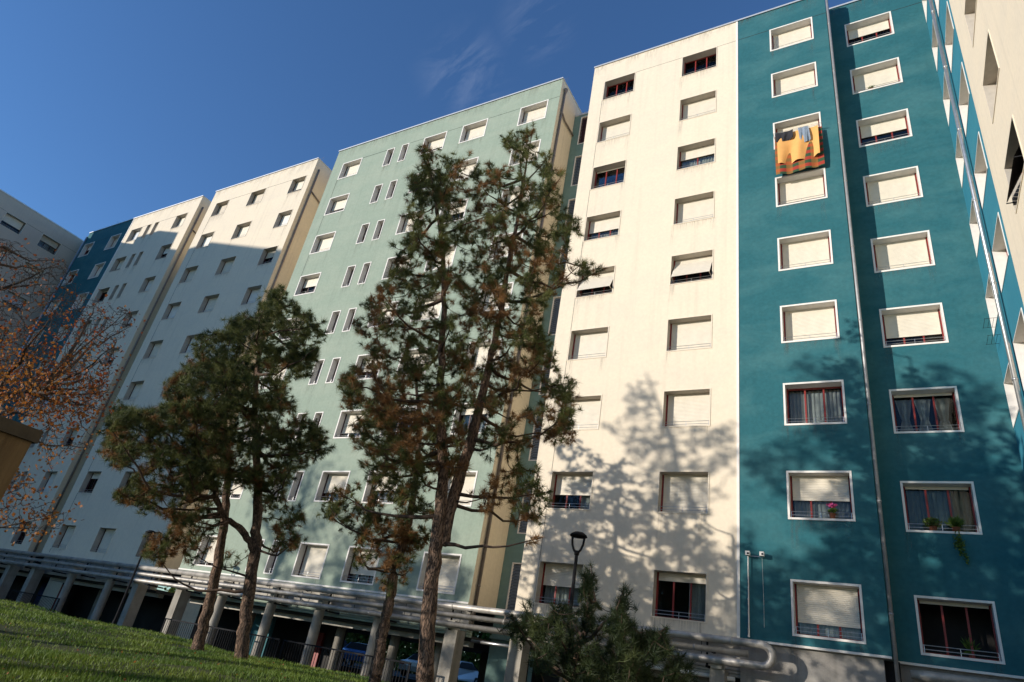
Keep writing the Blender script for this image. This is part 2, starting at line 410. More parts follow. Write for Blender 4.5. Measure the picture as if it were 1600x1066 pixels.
def window(parent, loc, rz, w, h, s=1.0, t=0.05, trim=TRIM, frame=RED, shut=SHUT, mull=2, curtain=None, flap=False, rail=True, label=None, nopane=False):
    """thing > window > frame, shutter, pane, curtain, railing; opens into a dark room behind"""
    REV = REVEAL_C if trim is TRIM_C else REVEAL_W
    def body():
        mb = MB()
        mb.box((0, -.018, 0), (t, .03, h)); mb.box((w - t, -.018, 0), (w, .03, h))
        mb.box((t, -.018, 0), (w - t, .03, t)); mb.box((t, -.018, h - t), (w - t, .03, h))
        a, b, c, d = t + .003, w - t - .003, t + .003, h - t - .003
        y0, y1 = -.014, .42
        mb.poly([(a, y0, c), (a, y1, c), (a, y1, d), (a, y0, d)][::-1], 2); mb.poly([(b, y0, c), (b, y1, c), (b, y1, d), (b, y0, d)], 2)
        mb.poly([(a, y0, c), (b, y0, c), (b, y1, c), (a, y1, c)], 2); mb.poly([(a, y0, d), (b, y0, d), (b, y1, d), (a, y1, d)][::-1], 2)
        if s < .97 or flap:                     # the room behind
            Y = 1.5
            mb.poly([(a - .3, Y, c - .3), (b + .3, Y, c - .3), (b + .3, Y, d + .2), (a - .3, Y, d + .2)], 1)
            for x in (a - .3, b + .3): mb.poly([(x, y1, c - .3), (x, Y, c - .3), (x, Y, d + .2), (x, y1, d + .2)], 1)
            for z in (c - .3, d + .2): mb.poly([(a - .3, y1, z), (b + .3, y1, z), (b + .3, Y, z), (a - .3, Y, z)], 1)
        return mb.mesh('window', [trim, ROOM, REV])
    W = link('window', cached(('b', w, h, t, trim.name, s < .97 or flap), body), parent, loc, rz)
    if label: W['label'] = label
    a, b, c, d = t + .004, w - t - .004, t + .004, h - t - .004
    def fr():
        mb = MB()
        mb.box((a, .29, c), (a + .04, .39, d)); mb.box((b - .04, .29, c), (b, .39, d))
        mb.box((a + .055, .34, c), (b - .055, .39, c + .055)); mb.box((a + .055, .34, d - .05), (b - .055, .39, d))
        for k in range(mull):
            x = a + (b - a) * (k + 1) / (mull + 1); mb.box((x - .026, .34, c + .055), (x + .026, .385, d - .05))
        return mb.mesh('frame', frame)
    link('frame', cached(('f', w, h, t, frame.name, mull), fr), W)
    if flap:
        def fl():
            mb = MB(); x0, x1 = a + .06, b - .06
            top = (.32, d - .02); brk = (.30, d - .20); end = (-.16, c + .24)
            for (p, q) in ((top, brk), (brk, end)):
                for k in range(8):
                    u0, u1 = k / 8, (k + 1) / 8 - .012
                    p0 = [p[i] + (q[i] - p[i]) * u0 for i in (0, 1)]; p1 = [p[i] + (q[i] - p[i]) * u1 for i in (0, 1)]
                    mb.poly([(x0, p1[0], p1[1]), (x1, p1[0], p1[1]), (x1, p0[0], p0[1]), (x0, p0[0], p0[1])])
                    mb.poly([(x0, p1[0] + .012, p1[1]), (x1, p1[0] + .012, p1[1]), (x1, p0[0] + .012, p0[1]), (x0, p0[0] + .012, p0[1])])
            for x in (x0, x1 - .02):
                mb.box((x, end[0], end[1] - .02), (x + .02, .24, end[1]))
            return mb.mesh('shutter', shut)
        link('shutter', cached(('fl', w, h, shut.name), fl), W)
    elif s > 0.02:
        ln = (d - c) * s
        sw = b - a - .112
        o = link('shutter', cached(('s', round(sw, 3), round(ln, 2), shut.name), lambda: slats(sw, ln - .03).mesh('shutter', shut)), W, (a + .056, .31, d - .001))
        if s < .95:                             # shutter box shade line is the top of the shutter itself
            pass
    if (s < .97 or flap) and not nopane:
        link('pane', cached(('p', w, h, t), lambda: MB().box((a + .056, .36, c + .056), (b - .056, .364, d - .051)).mesh('pane', GLASS)), W)
        if curtain:
            mt = {'w': CURT_W, 'b': CURT_B, 'g': CURT_G}[curtain[0]]
            def cu():
                mb = MB(); ww = b - a - .14
                if len(curtain) > 1 and curtain[1] == 'g':
                    for k in range(3):
                        c2 = curtain_mb(ww / 3 * .92, h - .25, True)
                        n0 = len(mb.v); mb.v += [(x + ww / 3 * k, y, z) for x, y, z in c2.v]; mb.f += [tuple(i + n0 for i in f) for f in c2.f]; mb.m += c2.m
                elif len(curtain) > 1 and curtain[1] == 'h':
                    mb = curtain_mb(ww, h - .2, False, .62, 1.0)
                else: mb = curtain_mb(ww, h - .2)
                return mb.mesh('curtain', mt)
            link('curtain', cached(('c', w, h, curtain), cu), W, (a + .07, .50, c + .03))
    if rail:
        def ra():
            mb = MB()
            for z in (c + .09, c + .19): mb.tube([(a - .01, .06, z), (b + .01, .06, z)], .009, 5)
            for x in (a + .03, (a + b) / 2, b - .03): mb.box((x - .006, .055, c), (x + .006, .067, c + .19))
            return mb.mesh('railing', STEEL)
        link('railing', cached(('r', w, h, t), ra), W)
    return W

# ------------------------------------------------------------------ walls
def grid_wall(mb, u0, u1, z0, z1, holes, P, mi=0, du=None):
    us = sorted(set([u0, u1] + [h[0] for h in holes] + [h[1] for h in holes]))
    zs = sorted(set([z0, z1] + [h[2] for h in holes] + [h[3] for h in holes]))
    us = [u for u in us if u0 - 1e-6 <= u <= u1 + 1e-6]; zs = [z for z in zs if z0 - 1e-6 <= z <= z1 + 1e-6]
    for i in range(len(us) - 1):
        for j in range(len(zs) - 1):
            cu, cz = (us[i] + us[i + 1]) / 2, (zs[j] + zs[j + 1]) / 2
            if any(h[0] < cu < h[1] and h[2] < cz < h[3] for h in holes): continue
            mb.poly([P(us[i], zs[j]), P(us[i + 1], zs[j]), P(us[i + 1], zs[j + 1]), P(us[i], zs[j + 1])], mi)
ZT, ZB = 29.27, 2.10
def stain_mat():
    m, n, l, p = new_mat('drip_stain'); o = n['Material Output']
    p.inputs['Base Color'].default_value = (.16, .13, .10, 1); p.inputs['Roughness'].default_value = .9
    at = n.new('ShaderNodeAttribute'); at.attribute_name = 'fade'
    t = n.new('ShaderNodeTexCoord'); mm = n.new('ShaderNodeMapping'); mm.inputs['Scale'].default_value = (14, 14, .8); l.new(t.outputs['Object'], mm.inputs['Vector'])
    q = n.new('ShaderNodeTexNoise'); q.inputs['Scale'].default_value = 1.6; q.inputs['Detail'].default_value = 5; l.new(mm.outputs['Vector'], q.inputs['Vector'])
    r = n.new('ShaderNodeMapRange'); r.inputs['From Min'].default_value = .42; r.inputs['From Max'].default_value = .7; r.inputs['To Max'].default_value = .34; l.new(q.outputs['Fac'], r.inputs['Value'])
    u = n.new('ShaderNodeMath'); u.operation = 'MULTIPLY'; l.new(r.outputs['Result'], u.inputs[0]); l.new(at.outputs['Fac'], u.inputs[1])
    tr = n.new('ShaderNodeBsdfTransparent'); mx = n.new('ShaderNodeMixShader'); l.new(u.outputs[0], mx.inputs[0]); l.new(tr.outputs[0], mx.inputs[1]); l.new(p.outputs[0], mx.inputs[2]); l.new(mx.outputs[0], o.inputs['Surface'])
    return m
STAIN = stain_mat()
st_r = random.Random(3)
def stains(mb, spots, y):
    fd = []
    for (x, z, w, L) in spots:                   # fades out downwards and to both sides
        for (u0, u1, f0, f1) in ((0, .3, 0, 1), (.3, .7, 1, 1), (.7, 1, 1, 0)):
            mb.poly([(x + w * u0, y, z - L), (x + w * u1, y, z - L), (x + w * u1, y, z), (x + w * u0, y, z)], 2); fd += [0, 0, f1, f0]
    return fd
def facade_y(b, x0, x1, y, mtl, cols, seams=(), label=None):
    """wall facing the camera side (-Y). cols: (x, w, h, spec per row list or function, window options)"""
    mb = MB(); holes = []; sp_ = []
    for (x, w, h, specs, opt) in cols:
        t = opt.get('t', .05)
        for r, zt in enumerate(ROWZ):
            sp = specs(r)
            if sp is None: continue
            holes.append((x + t, x + w - t, zt - h + t, zt - t))
            o = dict(opt); o.update(sp)
            window(b, (x, y, zt - h), 0, w, h, **o)
            for e in (x - .05, x + w - .28):
                if st_r.random() < .75: sp_.append((e + st_r.uniform(-.05, .1), zt - h - .002, st_r.uniform(.16, .34), st_r.uniform(.4, 1.35)))
            if st_r.random() < .5: sp_.append((x, zt - h - .002, w, st_r.uniform(.2, .6)))
    xx = x0
    while xx < x1: sp_.append((xx, ZT - .05, .9, st_r.uniform(.25, .9))); xx += .9
    fd = stains(mb, sp_, y - .004)
    grid_wall(mb, x0, x1, ZB, ZT, holes, lambda u, z: (u, y, z))
    for (a, c, z0, z1) in seams:                 # thin expansion joints
        mb.box((a, y - .003, z0), (c, y + .01, z1), 1)
    o = mb.build('wall', [mtl, SEAM, STAIN], b)
    a = o.data.attributes.new('fade', 'FLOAT', 'POINT'); a.data.foreach_set('value', fd + [0.0] * (len(o.data.vertices) - len(fd)))
    if label: o['label'] = label
    return o
def quadwall(b, pts, mtl, label=None):
    o = MB().poly(pts).build('wall', mtl, b)
    if label: o['label'] = label
    return o
def cap(b, x0, x1, y, side=None):
    mb = MB().box((x0 - .03, y - .035, ZT + .002), (x1 + .03, y + .35, ZT + .06)).box((x0 - .03, y - .05, ZT - .03), (x1 + .03, y - .036, ZT + .06))
    if side == 'R': mb.box((x1 - .3, y + .351, ZT + .002), (x1 + .035, 32, ZT + .058))
    return mb.build('roof_flashing', FLASH, b)
def body(b, x0, x1, y, mside_l, mside_r, yb=32.0):
    quadwall(b, [(x0, yb, ZB), (x0, y, ZB), (x0, y, ZT), (x0, yb, ZT)], mside_l)
    quadwall(b, [(x1, y, ZB), (x1, yb, ZB), (x1, yb, ZT), (x1, y, ZT)], mside_r)
    MB().poly([(x0, yb, ZB), (x1, yb, ZB), (x1, yb, ZT), (x0, yb, ZT)][::-1]).build('wall', CREAM, b)
    MB().box((x0 + .01, y + .35, ZT - .5), (x1 - .01, yb - .01, ZT - .35)).build('roof', CONC, b)
def undercroft(b, x0, x1, band=CONC_L, fascia=None, solid=None):
    """ledge, band behind the pipes, ceiling of the open ground floor"""
    MB().box((x0, D - .03, ZB - .06), (x1, D + .32, ZB - .002)).build('ledge', TRIM, b)
    mb = MB().box((x0 + .02, D + .25, 1.36), (x1 - .02, D + .6, ZB - .062), 0)
    for k in range(int((x1 - x0) / 1.25)):       # panel joints
        x = x0 + 1.2 + k * 1.25; mb.box((x, D + .242, 1.37), (x + .02, D + .26, ZB - .07), 1)
    mb.build('plinth_band', [band, SEAM], b)
    f = MB()
    for k in range(3): f.box((x0 + .02, D + .21 + .02 * k, 1.27 - .085 * k), (x1 - .02, D + .6, 1.345 - .085 * k))
    f.build('fascia', fascia or band, b)
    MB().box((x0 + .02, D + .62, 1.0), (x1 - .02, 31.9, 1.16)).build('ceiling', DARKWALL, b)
    MB().box((x0 + .3, D + 1.0, .82), (x1 - .3, D + 1.3, .998)).build('beam', CONC_L, b)
def pillar(b, x, y=20.35, r=.2, square=False, zt=1.24, mtl=CONC_L, w=.42):
    mb = MB()
    if square:
        mb.box((x - w / 2, y - .22, -1.5), (x + w / 2, y + .3, zt))
        mb.box((x - .16, y - .30, zt + .002), (x + .14, y + .1, zt + .26), 1)
    else:
        mb.lathe([(r, -1.5), (r, zt - .1), (r * 1.02, zt)], (x, y, 0), 20)
        mb.box((x - .12, y - .12, zt + .002), (x + .12, y + .3, zt + .6), 1)
    return mb.build('pillar', [PILLARC, CONC_L], b, smooth=False)
def downpipe(b, pts, r, mtl, n=10, brackets=True, name='downpipe'):
    mb = MB().tube(pts, r, n)
    if brackets:
        x, y = pts[0][0], pts[0][1]; z = min(p[2] for p in pts) + 1.5
        while z < max(p[2] for p in pts):
            mb.tube([(x, y, z), (x, y, z + .05)], r * 1.18, n); z += 3
    return mb.build(name, mtl, b, smooth=True)

rs = random.Random(5)
def rnd_spec(full=.55, curt=('w', 'b', None)):
    def f(r):
        sh = rs.choice([SHUT, SHUT, SHUT_W, SHUT_B, SHUT_T])
        if rs.random() < full: return dict(s=1.0, shut=sh)
        return dict(s=rs.choice([.97, .92, .85, .7, .6, .45, .3, .1]), curtain=rs.choice(curt), shut=sh)
    return f
def table(lst): return lambda r: lst[r]
C_ = dict(s=1.0)
def S(s, c=None, **k): return dict(s=s, curtain=c, **k)

# ---- block 1: cream and teal block at the right
b = empty('apartment_building', (0, 0, 0))
tag(b, 'cream and dark teal apartment block with laundry at one window', 'building')
W1 = [S(0), S(.95), S(0.04), S(.55, 'b'), dict(s=.4, flap=True), C_, C_, S(.6, 'wh'), S(.55, 'w')]
W2 = [S(0), C_, S(.42, 'w', mull=1), C_, dict(s=.4, flap=True), C_, C_, C_, S(.2, 'wh')]
T1 = [C_, S(.95, 'b'), S(.42, 'b'), S(.82, 'b'), C_, C_, S(0, 'b'), S(.58, 'b'), S(.78, 'w')]
T2 = [S(.45, 'w'), S(.72), S(.5), S(.98), C_, S(.70), S(.04, 'wg'), S(.08, 'g'), S(.06, nopane=True)]
facade_y(b, -11.42, -4.16, D, CREAM,
         [(-10.73, 1.68, 1.41, table(W1), dict(t=.035, trim=TRIM_C)), (-6.70, 1.68, 1.42, table(W2), dict(t=.035, trim=TRIM_C))],
         [(-9.05, -6.70, 27.88, 27.895), (-5.02, -4.16, 27.88, 27.895), (-10.745, -10.73, 2.2, 27.8)], 'cream wall')
MB().box((-4.16, D - .02, ZB), (-4.08, D + .1, ZT)).build('corner_strip', TRIM, b)
facade_y(b, -4.08, -.35, D, TEAL, [(-2.695, 1.784, 1.49, table(T1), dict(t=.06))],
         [(-4.08, -2.70, 27.885, 27.91), (-.91, -.35, 27.885, 27.91)], 'dark teal wall')
D2 = D + .925
quadwall(b, [(-.35, D, ZB), (-.35, D2, ZB), (-.35, D2, ZT), (-.35, D, ZT)], TEAL)
facade_y(b, -.35, 3.26, D2, TEAL, [(.303, 1.787, 1.486, table(T2), dict(t=.06))], [(2.09, 3.26, 27.885, 27.91)], 'set-back dark teal wall')
quadwall(b, [(-11.42, 32, ZB), (-11.42, D, ZB), (-11.42, D, ZT), (-11.42, 32, ZT)], CREAM, 'cream side wall')
MB().box((-11.4, D2 + .4, ZT - .5), (3.2, 31.9, ZT - .35)).build('roof', CONC, b)
quadwall(b, [(3.26, 32, ZB), (-11.42, 32, ZB), (-11.42, 32, ZT), (3.26, 32, ZT)], CREAM)
cap(b, -11.42, -.38, D); cap(b, -.245, 3.2, D2)
undercroft(b, -11.42, -4.1)
MB().box((-4.1, D - .03, ZB - .06), (-.36, D + .2, ZB - .002)).build('ledge', TRIM, b)
MB().box((-.30, D2 - .05, ZB - .06), (3.24, D2 + .2, ZB - .002)).build('ledge', TRIM, b)
MB().box((-4.1, D + .12, -1.5), (-.55, D + .6, ZB - .062)).build('base_wall', CONC, b)
MB().box((-.55, D + .5, -1.5), (-.2, D + .6, ZB - .062)).build('base_wall', DARK, b)  # dark strip standing in for the shaded opening at the corner
MB().box((-.2, D2 + .1, -1.5), (3.2, D2 + .6, ZB - .062)).build('base_wall', CONC, b)
downpipe(b, [(-.275, D + .045, 29.2), (-.275, D + .045, -1.4)], .052, GREYPIPE, 12)
pillar(b, -10.93, square=True, w=.5, zt=1.2)
for x in (-7.6, -4.6): pillar(b, x, square=True, w=.4, zt=1.2)
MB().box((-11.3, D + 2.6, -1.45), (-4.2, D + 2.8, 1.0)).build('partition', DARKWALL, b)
for (x0, x1, m) in ((-9.9, -8.9, DKGREEN), (-7.0, -5.2, DARK)):
    MB().box((x0, D + 2.5, -1.42), (x1, D + 2.59, .72)).build('door', m, b)
downpipe(b, [(-7.9, D - .1, 1.02), (-4.2, D - .1, 1.02)], .06, TRIM, 8, False, 'conduit')

AWN = mat('black_awning_cloth', (.02, .02, .022), .8)
# ---- block 2: right wing, turned towards the courtyard
g = empty('apartment_building', (3.26, 0, 0))
tag(g, 'blue and cream wing seen at a steep angle along the right edge', 'building')
XW = 3.26
def facade_x(b, xw, facing, segs, cols, ytop=ZT):
    """segs: (y0, y1, material, label). facing -1: looks to -X, +1: looks to +X. cols: (ynear, yfar, h, specs, opt)"""
    lx = b.location.x
    holes = []
    for (ya, yb, h, specs, opt) in cols:
        t = opt.get('t', .05)
        for r, zt in enumerate(ROWZ):
            sp = specs(r)
            if sp is None: continue
            holes.append((ya + t, yb - t, zt - h + t, zt - t)); o = dict(opt); o.update(sp)
            if facing < 0: window(b, (xw - lx, yb, zt - h), -PI / 2, yb - ya, h, **o)
            else: window(b, (xw - lx, ya, zt - h), PI / 2, yb - ya, h, **o)
    for (y0, y1, m, lab) in segs:
        mb = MB(); hs = [h for h in holes if h[1] > y0 and h[0] < y1]
        grid_wall(mb, y0, y1, ZB, ytop, hs, (lambda u, z: (xw - lx, u, z)))
        mb.box((xw - lx - .003, y0, 27.885), (xw - lx + .003, y1, 27.905), 1)
        o = mb.build('wall', [m, SEAM], b)
        if lab: o['label'] = lab
def wingspec(r): return dict(s=[1, .9, 1, .6, 1, 1, .5, 1, .8][(r * 2 + 1) % 9])
facade_x(g, XW, -1, [(16.93, D2, BLUE, 'blue wall'), (-3.0, 16.93, CREAM, 'cream wall')],
         [(20.12, 21.49, 1.42, wingspec, dict(t=.03)), (17.17, 18.97, 1.42, wingspec, dict(t=.03)),
          (13.66, 15.47, 1.42, lambda r: dict(s=.4, flap=True, shut=AWN) if r == 5 else wingspec(r), dict(t=.03, trim=TRIM_C)), (9.6, 11.4, 1.42, wingspec, dict(t=.03, trim=TRIM_C)),
          (5.6, 7.4, 1.42, wingspec, dict(t=.03, trim=TRIM_C)), (1.6, 3.4, 1.42, wingspec, dict(t=.03, trim=TRIM_C))])
MB().box((.0, -3.0, ZT + .002), (.35, D2 - .05, ZT + .06)).box((-.045, -3, ZT - .03), (-.001, D2 - .05, ZT + .06)).build('roof_flashing', FLASH, g)
MB().box((.02, -2.98, -1.5), (.4, D2 - .1, ZB - .003)).build('base_wall', CONC, g)
MB().poly([(0, -3, ZB), (12, -3, ZB), (12, -3, ZT), (0, -3, ZT)]).poly([(12, -3, ZB), (12, 32, ZB), (12, 32, ZT), (12, -3, ZT)]).build('wall', CREAM, g)
MB().box((.4, -2.9, ZT - .5), (11.9, 31.9, ZT - .35)).build('roof', CONC, g)
downpipe(g, [(-.13, 19.02, 29.2), (-.13, 19.02, 1.4)], .062, STEEL, 14)

# ---- block 3: pale green block
b = empty('apartment_building', (-21.6, D, 0))
tag(b, 'pale green apartment block with white window surrounds, behind the pines', 'building')
class Off:                                       # shifts a block's geometry into its own origin
    pass
BX, BY = 0, 0
def shift_children(b):
    for o in b.children: o.location = (o.location.x - b.location.x, o.location.y - b.location.y, o.location.z)
G1 = [S(.9), S(.6, 'b'), S(.93), S(.5, 'w'), S(.5, 'w'), C_, C_, S(.8), S(.9)]
G2 = [S(.6, 'w'), S(.15), S(.8), S(.5), S(.7), S(.6), S(.75), S(.7), S(.96)]
opt = dict(t=.06, trim=TRIM, frame=MAROON)
nar = dict(t=.05, trim=TRIM, frame=MAROON, mull=0, shut=SHUT_G)
facade_y(b, -29.9, -13.3, D, GREEN,
         [(-29.01, 1.69, 1.42, table(G1), opt), (-25.27, .63, 1.44, lambda r: S([1, .9, .5, 1, .8, 1, .9, .7, 1][r], 'g'), nar),
          (-24.07, .56, 1.44, lambda r: S([1, 1, .4, .8, 1, .9, 1, .8, .9][r], 'g'), nar),
          (-22.36, 1.70, 1.42, table(G2), opt), (-19.55, 1.74, 1.42, table(T1), opt), (-15.70, 1.74, 1.42, lambda r: C_ if r != 6 else S(.3, 'w'), opt)],
         [(-27.3, -25.27, 27.86, 27.89), (-23.5, -22.36, 27.87, 27.89), (-20.65, -19.55, 27.87, 27.89), (-17.8, -15.7, 27.87, 27.89), (-29.03, -29.01, 2.2, 27.8), (-13.95, -13.3, 27.87, 27.89)], 'pale green wall')
MB().box((-29.9, D - .035, 2.13), (-13.3, D - .002, 2.19)).build('ledge', TRIM, b)
body(b, -29.9, -13.3, D, CREAM, CREAM_SIDE)
cap(b, -29.9, -13.3, D, 'R')
undercroft(b, -29.9, -13.3, fascia=GREEN)
for x in (-28.65, ): pillar(b, x, square=True)
for x in (-25.85, -22.7, -19.95, -16.9): pillar(b, x)
for x in (-27.0, -21.2, -18.2, -15.9): pillar(b, x, y=23.2, zt=.95)
pillar(b, -13.5, square=True, w=.5)
MB().box((-28.3, 24.5, -1.45), (-26.9, 24.7, .95)).build('partition', mat('teal_panel', (.05, .17, .20), .8), b)
MB().box((-29.8, 26.5, -1.45), (-24.0, 26.7, .95)).build('partition', DARKWALL, b)  # partition added to keep the open ground floor dark
MB().box((-16.6, 27.5, -1.45), (-11.5, 27.7, .95)).build('partition', DARKWALL, b)  # another partition added to darken the view between the pillars
MB().box((-25.9, 26.3, -1.45), (-25.1, 26.45, .6)).build('door', RED, b)
downpipe(b, [(-13.22, D + .34, 28.5), (-13.22, D + .34, 1.3)], .06, BROWNPIPE, 10)
downpipe(b, [(-13.22, D + .42, 27.0), (-13.22, D + .8, 26.8), (-13.22, D + 1.9, 26.8)], .05, BROWNPIPE, 8, False)
MB().lathe([(.05, -.2), (.11, 0), (.12, .12)], (-13.2, D + .34, 28.6), 12).build('rain_hopper', BROWNPIPE, b)
# glazed stair recess between the green and the cream block
YR = 22.5
def recess(b, x0, x1, wall, louver):
    holes = []
    wx0, ww = x0 + (x1 - x0) * .22, (x1 - x0) * .78 - .02
    for r, zt in enumerate(ROWZ):
        z1 = zt + .2; z0 = z1 - 2.1
        holes.append((wx0, wx0 + ww, z0, z1))
        mb = MB().box((wx0 + .002, YR - .01, z0), (wx0 + .04, YR + .12, z1)).box((wx0 + ww - .04, YR - .01, z0), (wx0 + ww - .002, YR + .12, z1))
        mb.box((wx0 + .04, YR - .01, z0), (wx0 + ww - .04, YR + .12, z0 + .04)).box((wx0 + .04, YR - .01, z1 - .04), (wx0 + ww - .04, YR + .12, z1))
        W = mb.build('window', TRIM, b)
        k = MB(); n = 18
        for i in range(n):
            z = z0 + .06 + i * (z1 - z0 - .12) / n; k.poly([(wx0 + .04, YR + .04, z), (wx0 + ww - .04, YR + .04, z), (wx0 + ww - .04, YR + .07, z + .105), (wx0 + .04, YR + .07, z + .105)])
        k.build('louver', louver if r else MAROON, W)
    mb = MB(); grid_wall(mb, x0, x1, -1.42, 28.25, holes, lambda u, z: (u, YR, z)); o = mb.build('wall', wall, b); o['label'] = 'grey green wall of the stair recess'
    MB().box((x0, YR - .03, 28.25), (x1, YR + 1.2, 28.4)).build('roof', FLASH, b)
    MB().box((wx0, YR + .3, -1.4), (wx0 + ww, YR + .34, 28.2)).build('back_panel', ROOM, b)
recess(b, -13.29, -11.43, DKGREEN, mat('blue_grey_louver', (.13, .16, .19), .5, .1))
MB().box((-12.4, YR - .05, -.9), (-11.6, YR - .01, .9)).build('window', DARK, b)
downpipe(b, [(-13.1, D + .3, 1.0), (-11.2, D + .1, 1.0)], .05, STEEL, 8, False, 'conduit')
MB().box((-13.3, YR - .1, 1.25), (-11.42, YR - .005, 1.35)).build('ledge', DKGREEN, b)
shift_children(b)

# ---- block 4: cream block left of the green one
b = empty('apartment_building', (-37.3, D, 0))
tag(b, 'narrow cream apartment block with three window columns, left of the green block', 'building')
oc = dict(t=.035, trim=TRIM_C, frame=MAROON)
facade_y(b, -42.75, -31.85, D, CREAM,
         [(-41.92, 1.55, 1.36, rnd_spec(), oc), (-37.98, 1.60, 1.36, rnd_spec(), oc), (-33.75, 1.40, 1.36, rnd_spec(.5), oc)],
         [(-40.3, -37.98, 27.86, 27.88), (-36.4, -33.8, 27.86, 27.88), (-41.95, -41.92, 2.2, 27.8)])
body(b, -42.75, -31.85, D, CREAM, CREAM_SIDE)
cap(b, -42.75, -31.85, D, 'R'); undercroft(b, -42.75, -31.85)
for x in (-41.8,): pillar(b, x, square=True)
for x in (-38.1, -34.5): pillar(b, x)
pillar(b, -32.0, square=True)
for x in (-40, -36.5): pillar(b, x, y=23.4, zt=.95)
MB().box((-42.7, 25.5, -1.45), (-29.95, 25.7, .95)).build('partition', DARKWALL, b)  # back partition added for darkness under the cream block
MB().box((-47.0, 24.0, -1.45), (-45.4, 24.15, .8)).build('door', mat('brick_red_panel', (.28, .05, .03), .8), b)
downpipe(b, [(-31.78, D + .34, 28.5), (-31.78, D + .34, 1.3)], .06, BROWNPIPE, 10)
downpipe(b, [(-31.78, D + .42, 26.6), (-31.78, D + 1.9, 26.2)], .05, BROWNPIPE, 8, False)
quadwall(b, [(-31.84, YR, -1.4), (-29.91, YR, -1.4), (-29.91, YR, 28.3), (-31.84, YR, 28.3)], CREAM_SIDE, 'yellow cream wall of the stair recess')
shift_children(b)

# ---- block 5: far cream and teal block
b = empty('apartment_building', (-53.5, D, 0))
tag(b, 'far cream apartment block with a dark teal end, next to the grey wing', 'building')
on = dict(t=.035, trim=TRIM_C, frame=MAROON, mull=0, shut=SHUT_G)
facade_y(b, -53.56, -44.35, D, CREAM,
         [(-52.92, 1.6, 1.38, rnd_spec(), oc), (-50.68, .60, 1.40, rnd_spec(.6, ('g',)), on), (-49.62, .58, 1.40, rnd_spec(.6, ('g',)), on), (-46.78, 1.45, 1.38, rnd_spec(.5), oc)],
         [(-51.3, -50.7, 27.86, 27.88), (-49.0, -46.8, 27.86, 27.88)])
facade_y(b, -60.5, -53.56, D, TEAL, [(-60.1, 1.6, 1.45, rnd_spec(), dict(t=.06)), (-55.95, 1.55, 1.5, rnd_spec(), dict(t=.06))], [(-58.5, -55.95, 27.88, 27.9)], 'dark teal wall')
facade_y(b, -62.6, -60.5, D2, TEAL, [(-62.3, 1.3, 1.45, rnd_spec(), dict(t=.06))])
MB().box((-53.62, D - .02, ZB), (-53.5, D - .002, ZT)).build('corner_strip', TRIM, b)
body(b, -62.6, -44.35, D2, TEAL, CREAM_SIDE)
quadwall(b, [(-60.5, D2, ZB), (-60.5, D, ZB), (-60.5, D, ZT), (-60.5, D2, ZT)], TEAL)
quadwall(b, [(-44.35, D, ZB), (-44.35, D2, ZB), (-44.35, D2, ZT), (-44.35, D, ZT)], CREAM_SIDE)
cap(b, -60.5, -44.35, D, 'R'); undercroft(b, -62.0, -44.35)
for x in (-44.55,): pillar(b, x, square=True)
for x in (-48, -51.5, -55): pillar(b, x)
MB().box((-62, 25.5, -1.45), (-42.8, 25.7, .95)).build('partition', DARKWALL, b)  # added along the block to close off light behind the pillars
MB().box((-50.5, 25.3, -1.45), (-47.5, 25.49, .8)).build('door', mat('blue_panel', (.02, .05, .14), .8), b)
downpipe(b, [(-44.28, D + .34, 28.4), (-44.28, D + .34, 1.3)], .06, BROWNPIPE, 10)
downpipe(b, [(-44.28, D + .42, 26.2), (-44.28, D + 1.9, 25.9)], .05, BROWNPIPE, 8, False)
downpipe(b, [(-60.45, D - .05, 28.8), (-60.45, D - .05, 1.3)], .08, STEEL, 10)
quadwall(b, [(-44.34, YR, -1.4), (-42.76, YR, -1.4), (-42.76, YR, 28.3), (-44.34, YR, 28.3)], CREAM_SIDE, 'yellow cream wall of the stair recess')
ant = MB().tube([(-58.6, D + 1.2, 29.3), (-58.6, D + 1.2, 31.1)], .02, 5)
for k in range(5): ant.tube([(-59.0 + .02 * k, D + .9, 30.2 + .18 * k), (-58.2 - .02 * k, D + 1.5, 30.2 + .18 * k)], .008, 4)
ant.build('antenna', DARK, b)
shift_children(b)

# ---- block 6: grey-cream wing at the far left, reaching back past the camera
g = empty('apartment_building', (-62.6, 0, 0))
tag(g, 'shaded grey cream wing at the far left behind the orange-leaved tree', 'building')
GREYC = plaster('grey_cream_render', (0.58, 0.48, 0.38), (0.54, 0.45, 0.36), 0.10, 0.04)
ycols = [18.17, 15.11, 11.1, 8.0, 3.2, 0.1, -4.9, -8.0, -13.0]
facade_x(g, -62.6, 1, [(-17.0, D2, GREYC, None)],
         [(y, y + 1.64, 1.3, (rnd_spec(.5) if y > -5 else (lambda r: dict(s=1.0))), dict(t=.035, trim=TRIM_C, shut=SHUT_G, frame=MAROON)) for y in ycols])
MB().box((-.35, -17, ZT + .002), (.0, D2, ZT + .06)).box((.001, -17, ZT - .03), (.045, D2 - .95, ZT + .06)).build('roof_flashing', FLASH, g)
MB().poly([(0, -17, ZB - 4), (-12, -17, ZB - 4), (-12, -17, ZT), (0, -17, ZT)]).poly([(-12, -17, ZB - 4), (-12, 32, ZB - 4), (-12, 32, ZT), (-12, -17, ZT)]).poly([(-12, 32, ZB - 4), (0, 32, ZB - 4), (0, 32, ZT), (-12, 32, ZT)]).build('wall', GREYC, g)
MB().box((-11.9, -16.9, ZT - .5), (-.4, 31.9, ZT - .35)).build('roof', CONC, g)
MB().box((-.4, -17, -1.5), (-.02, D2, ZB - .003)).build('base_wall', CONC, g)
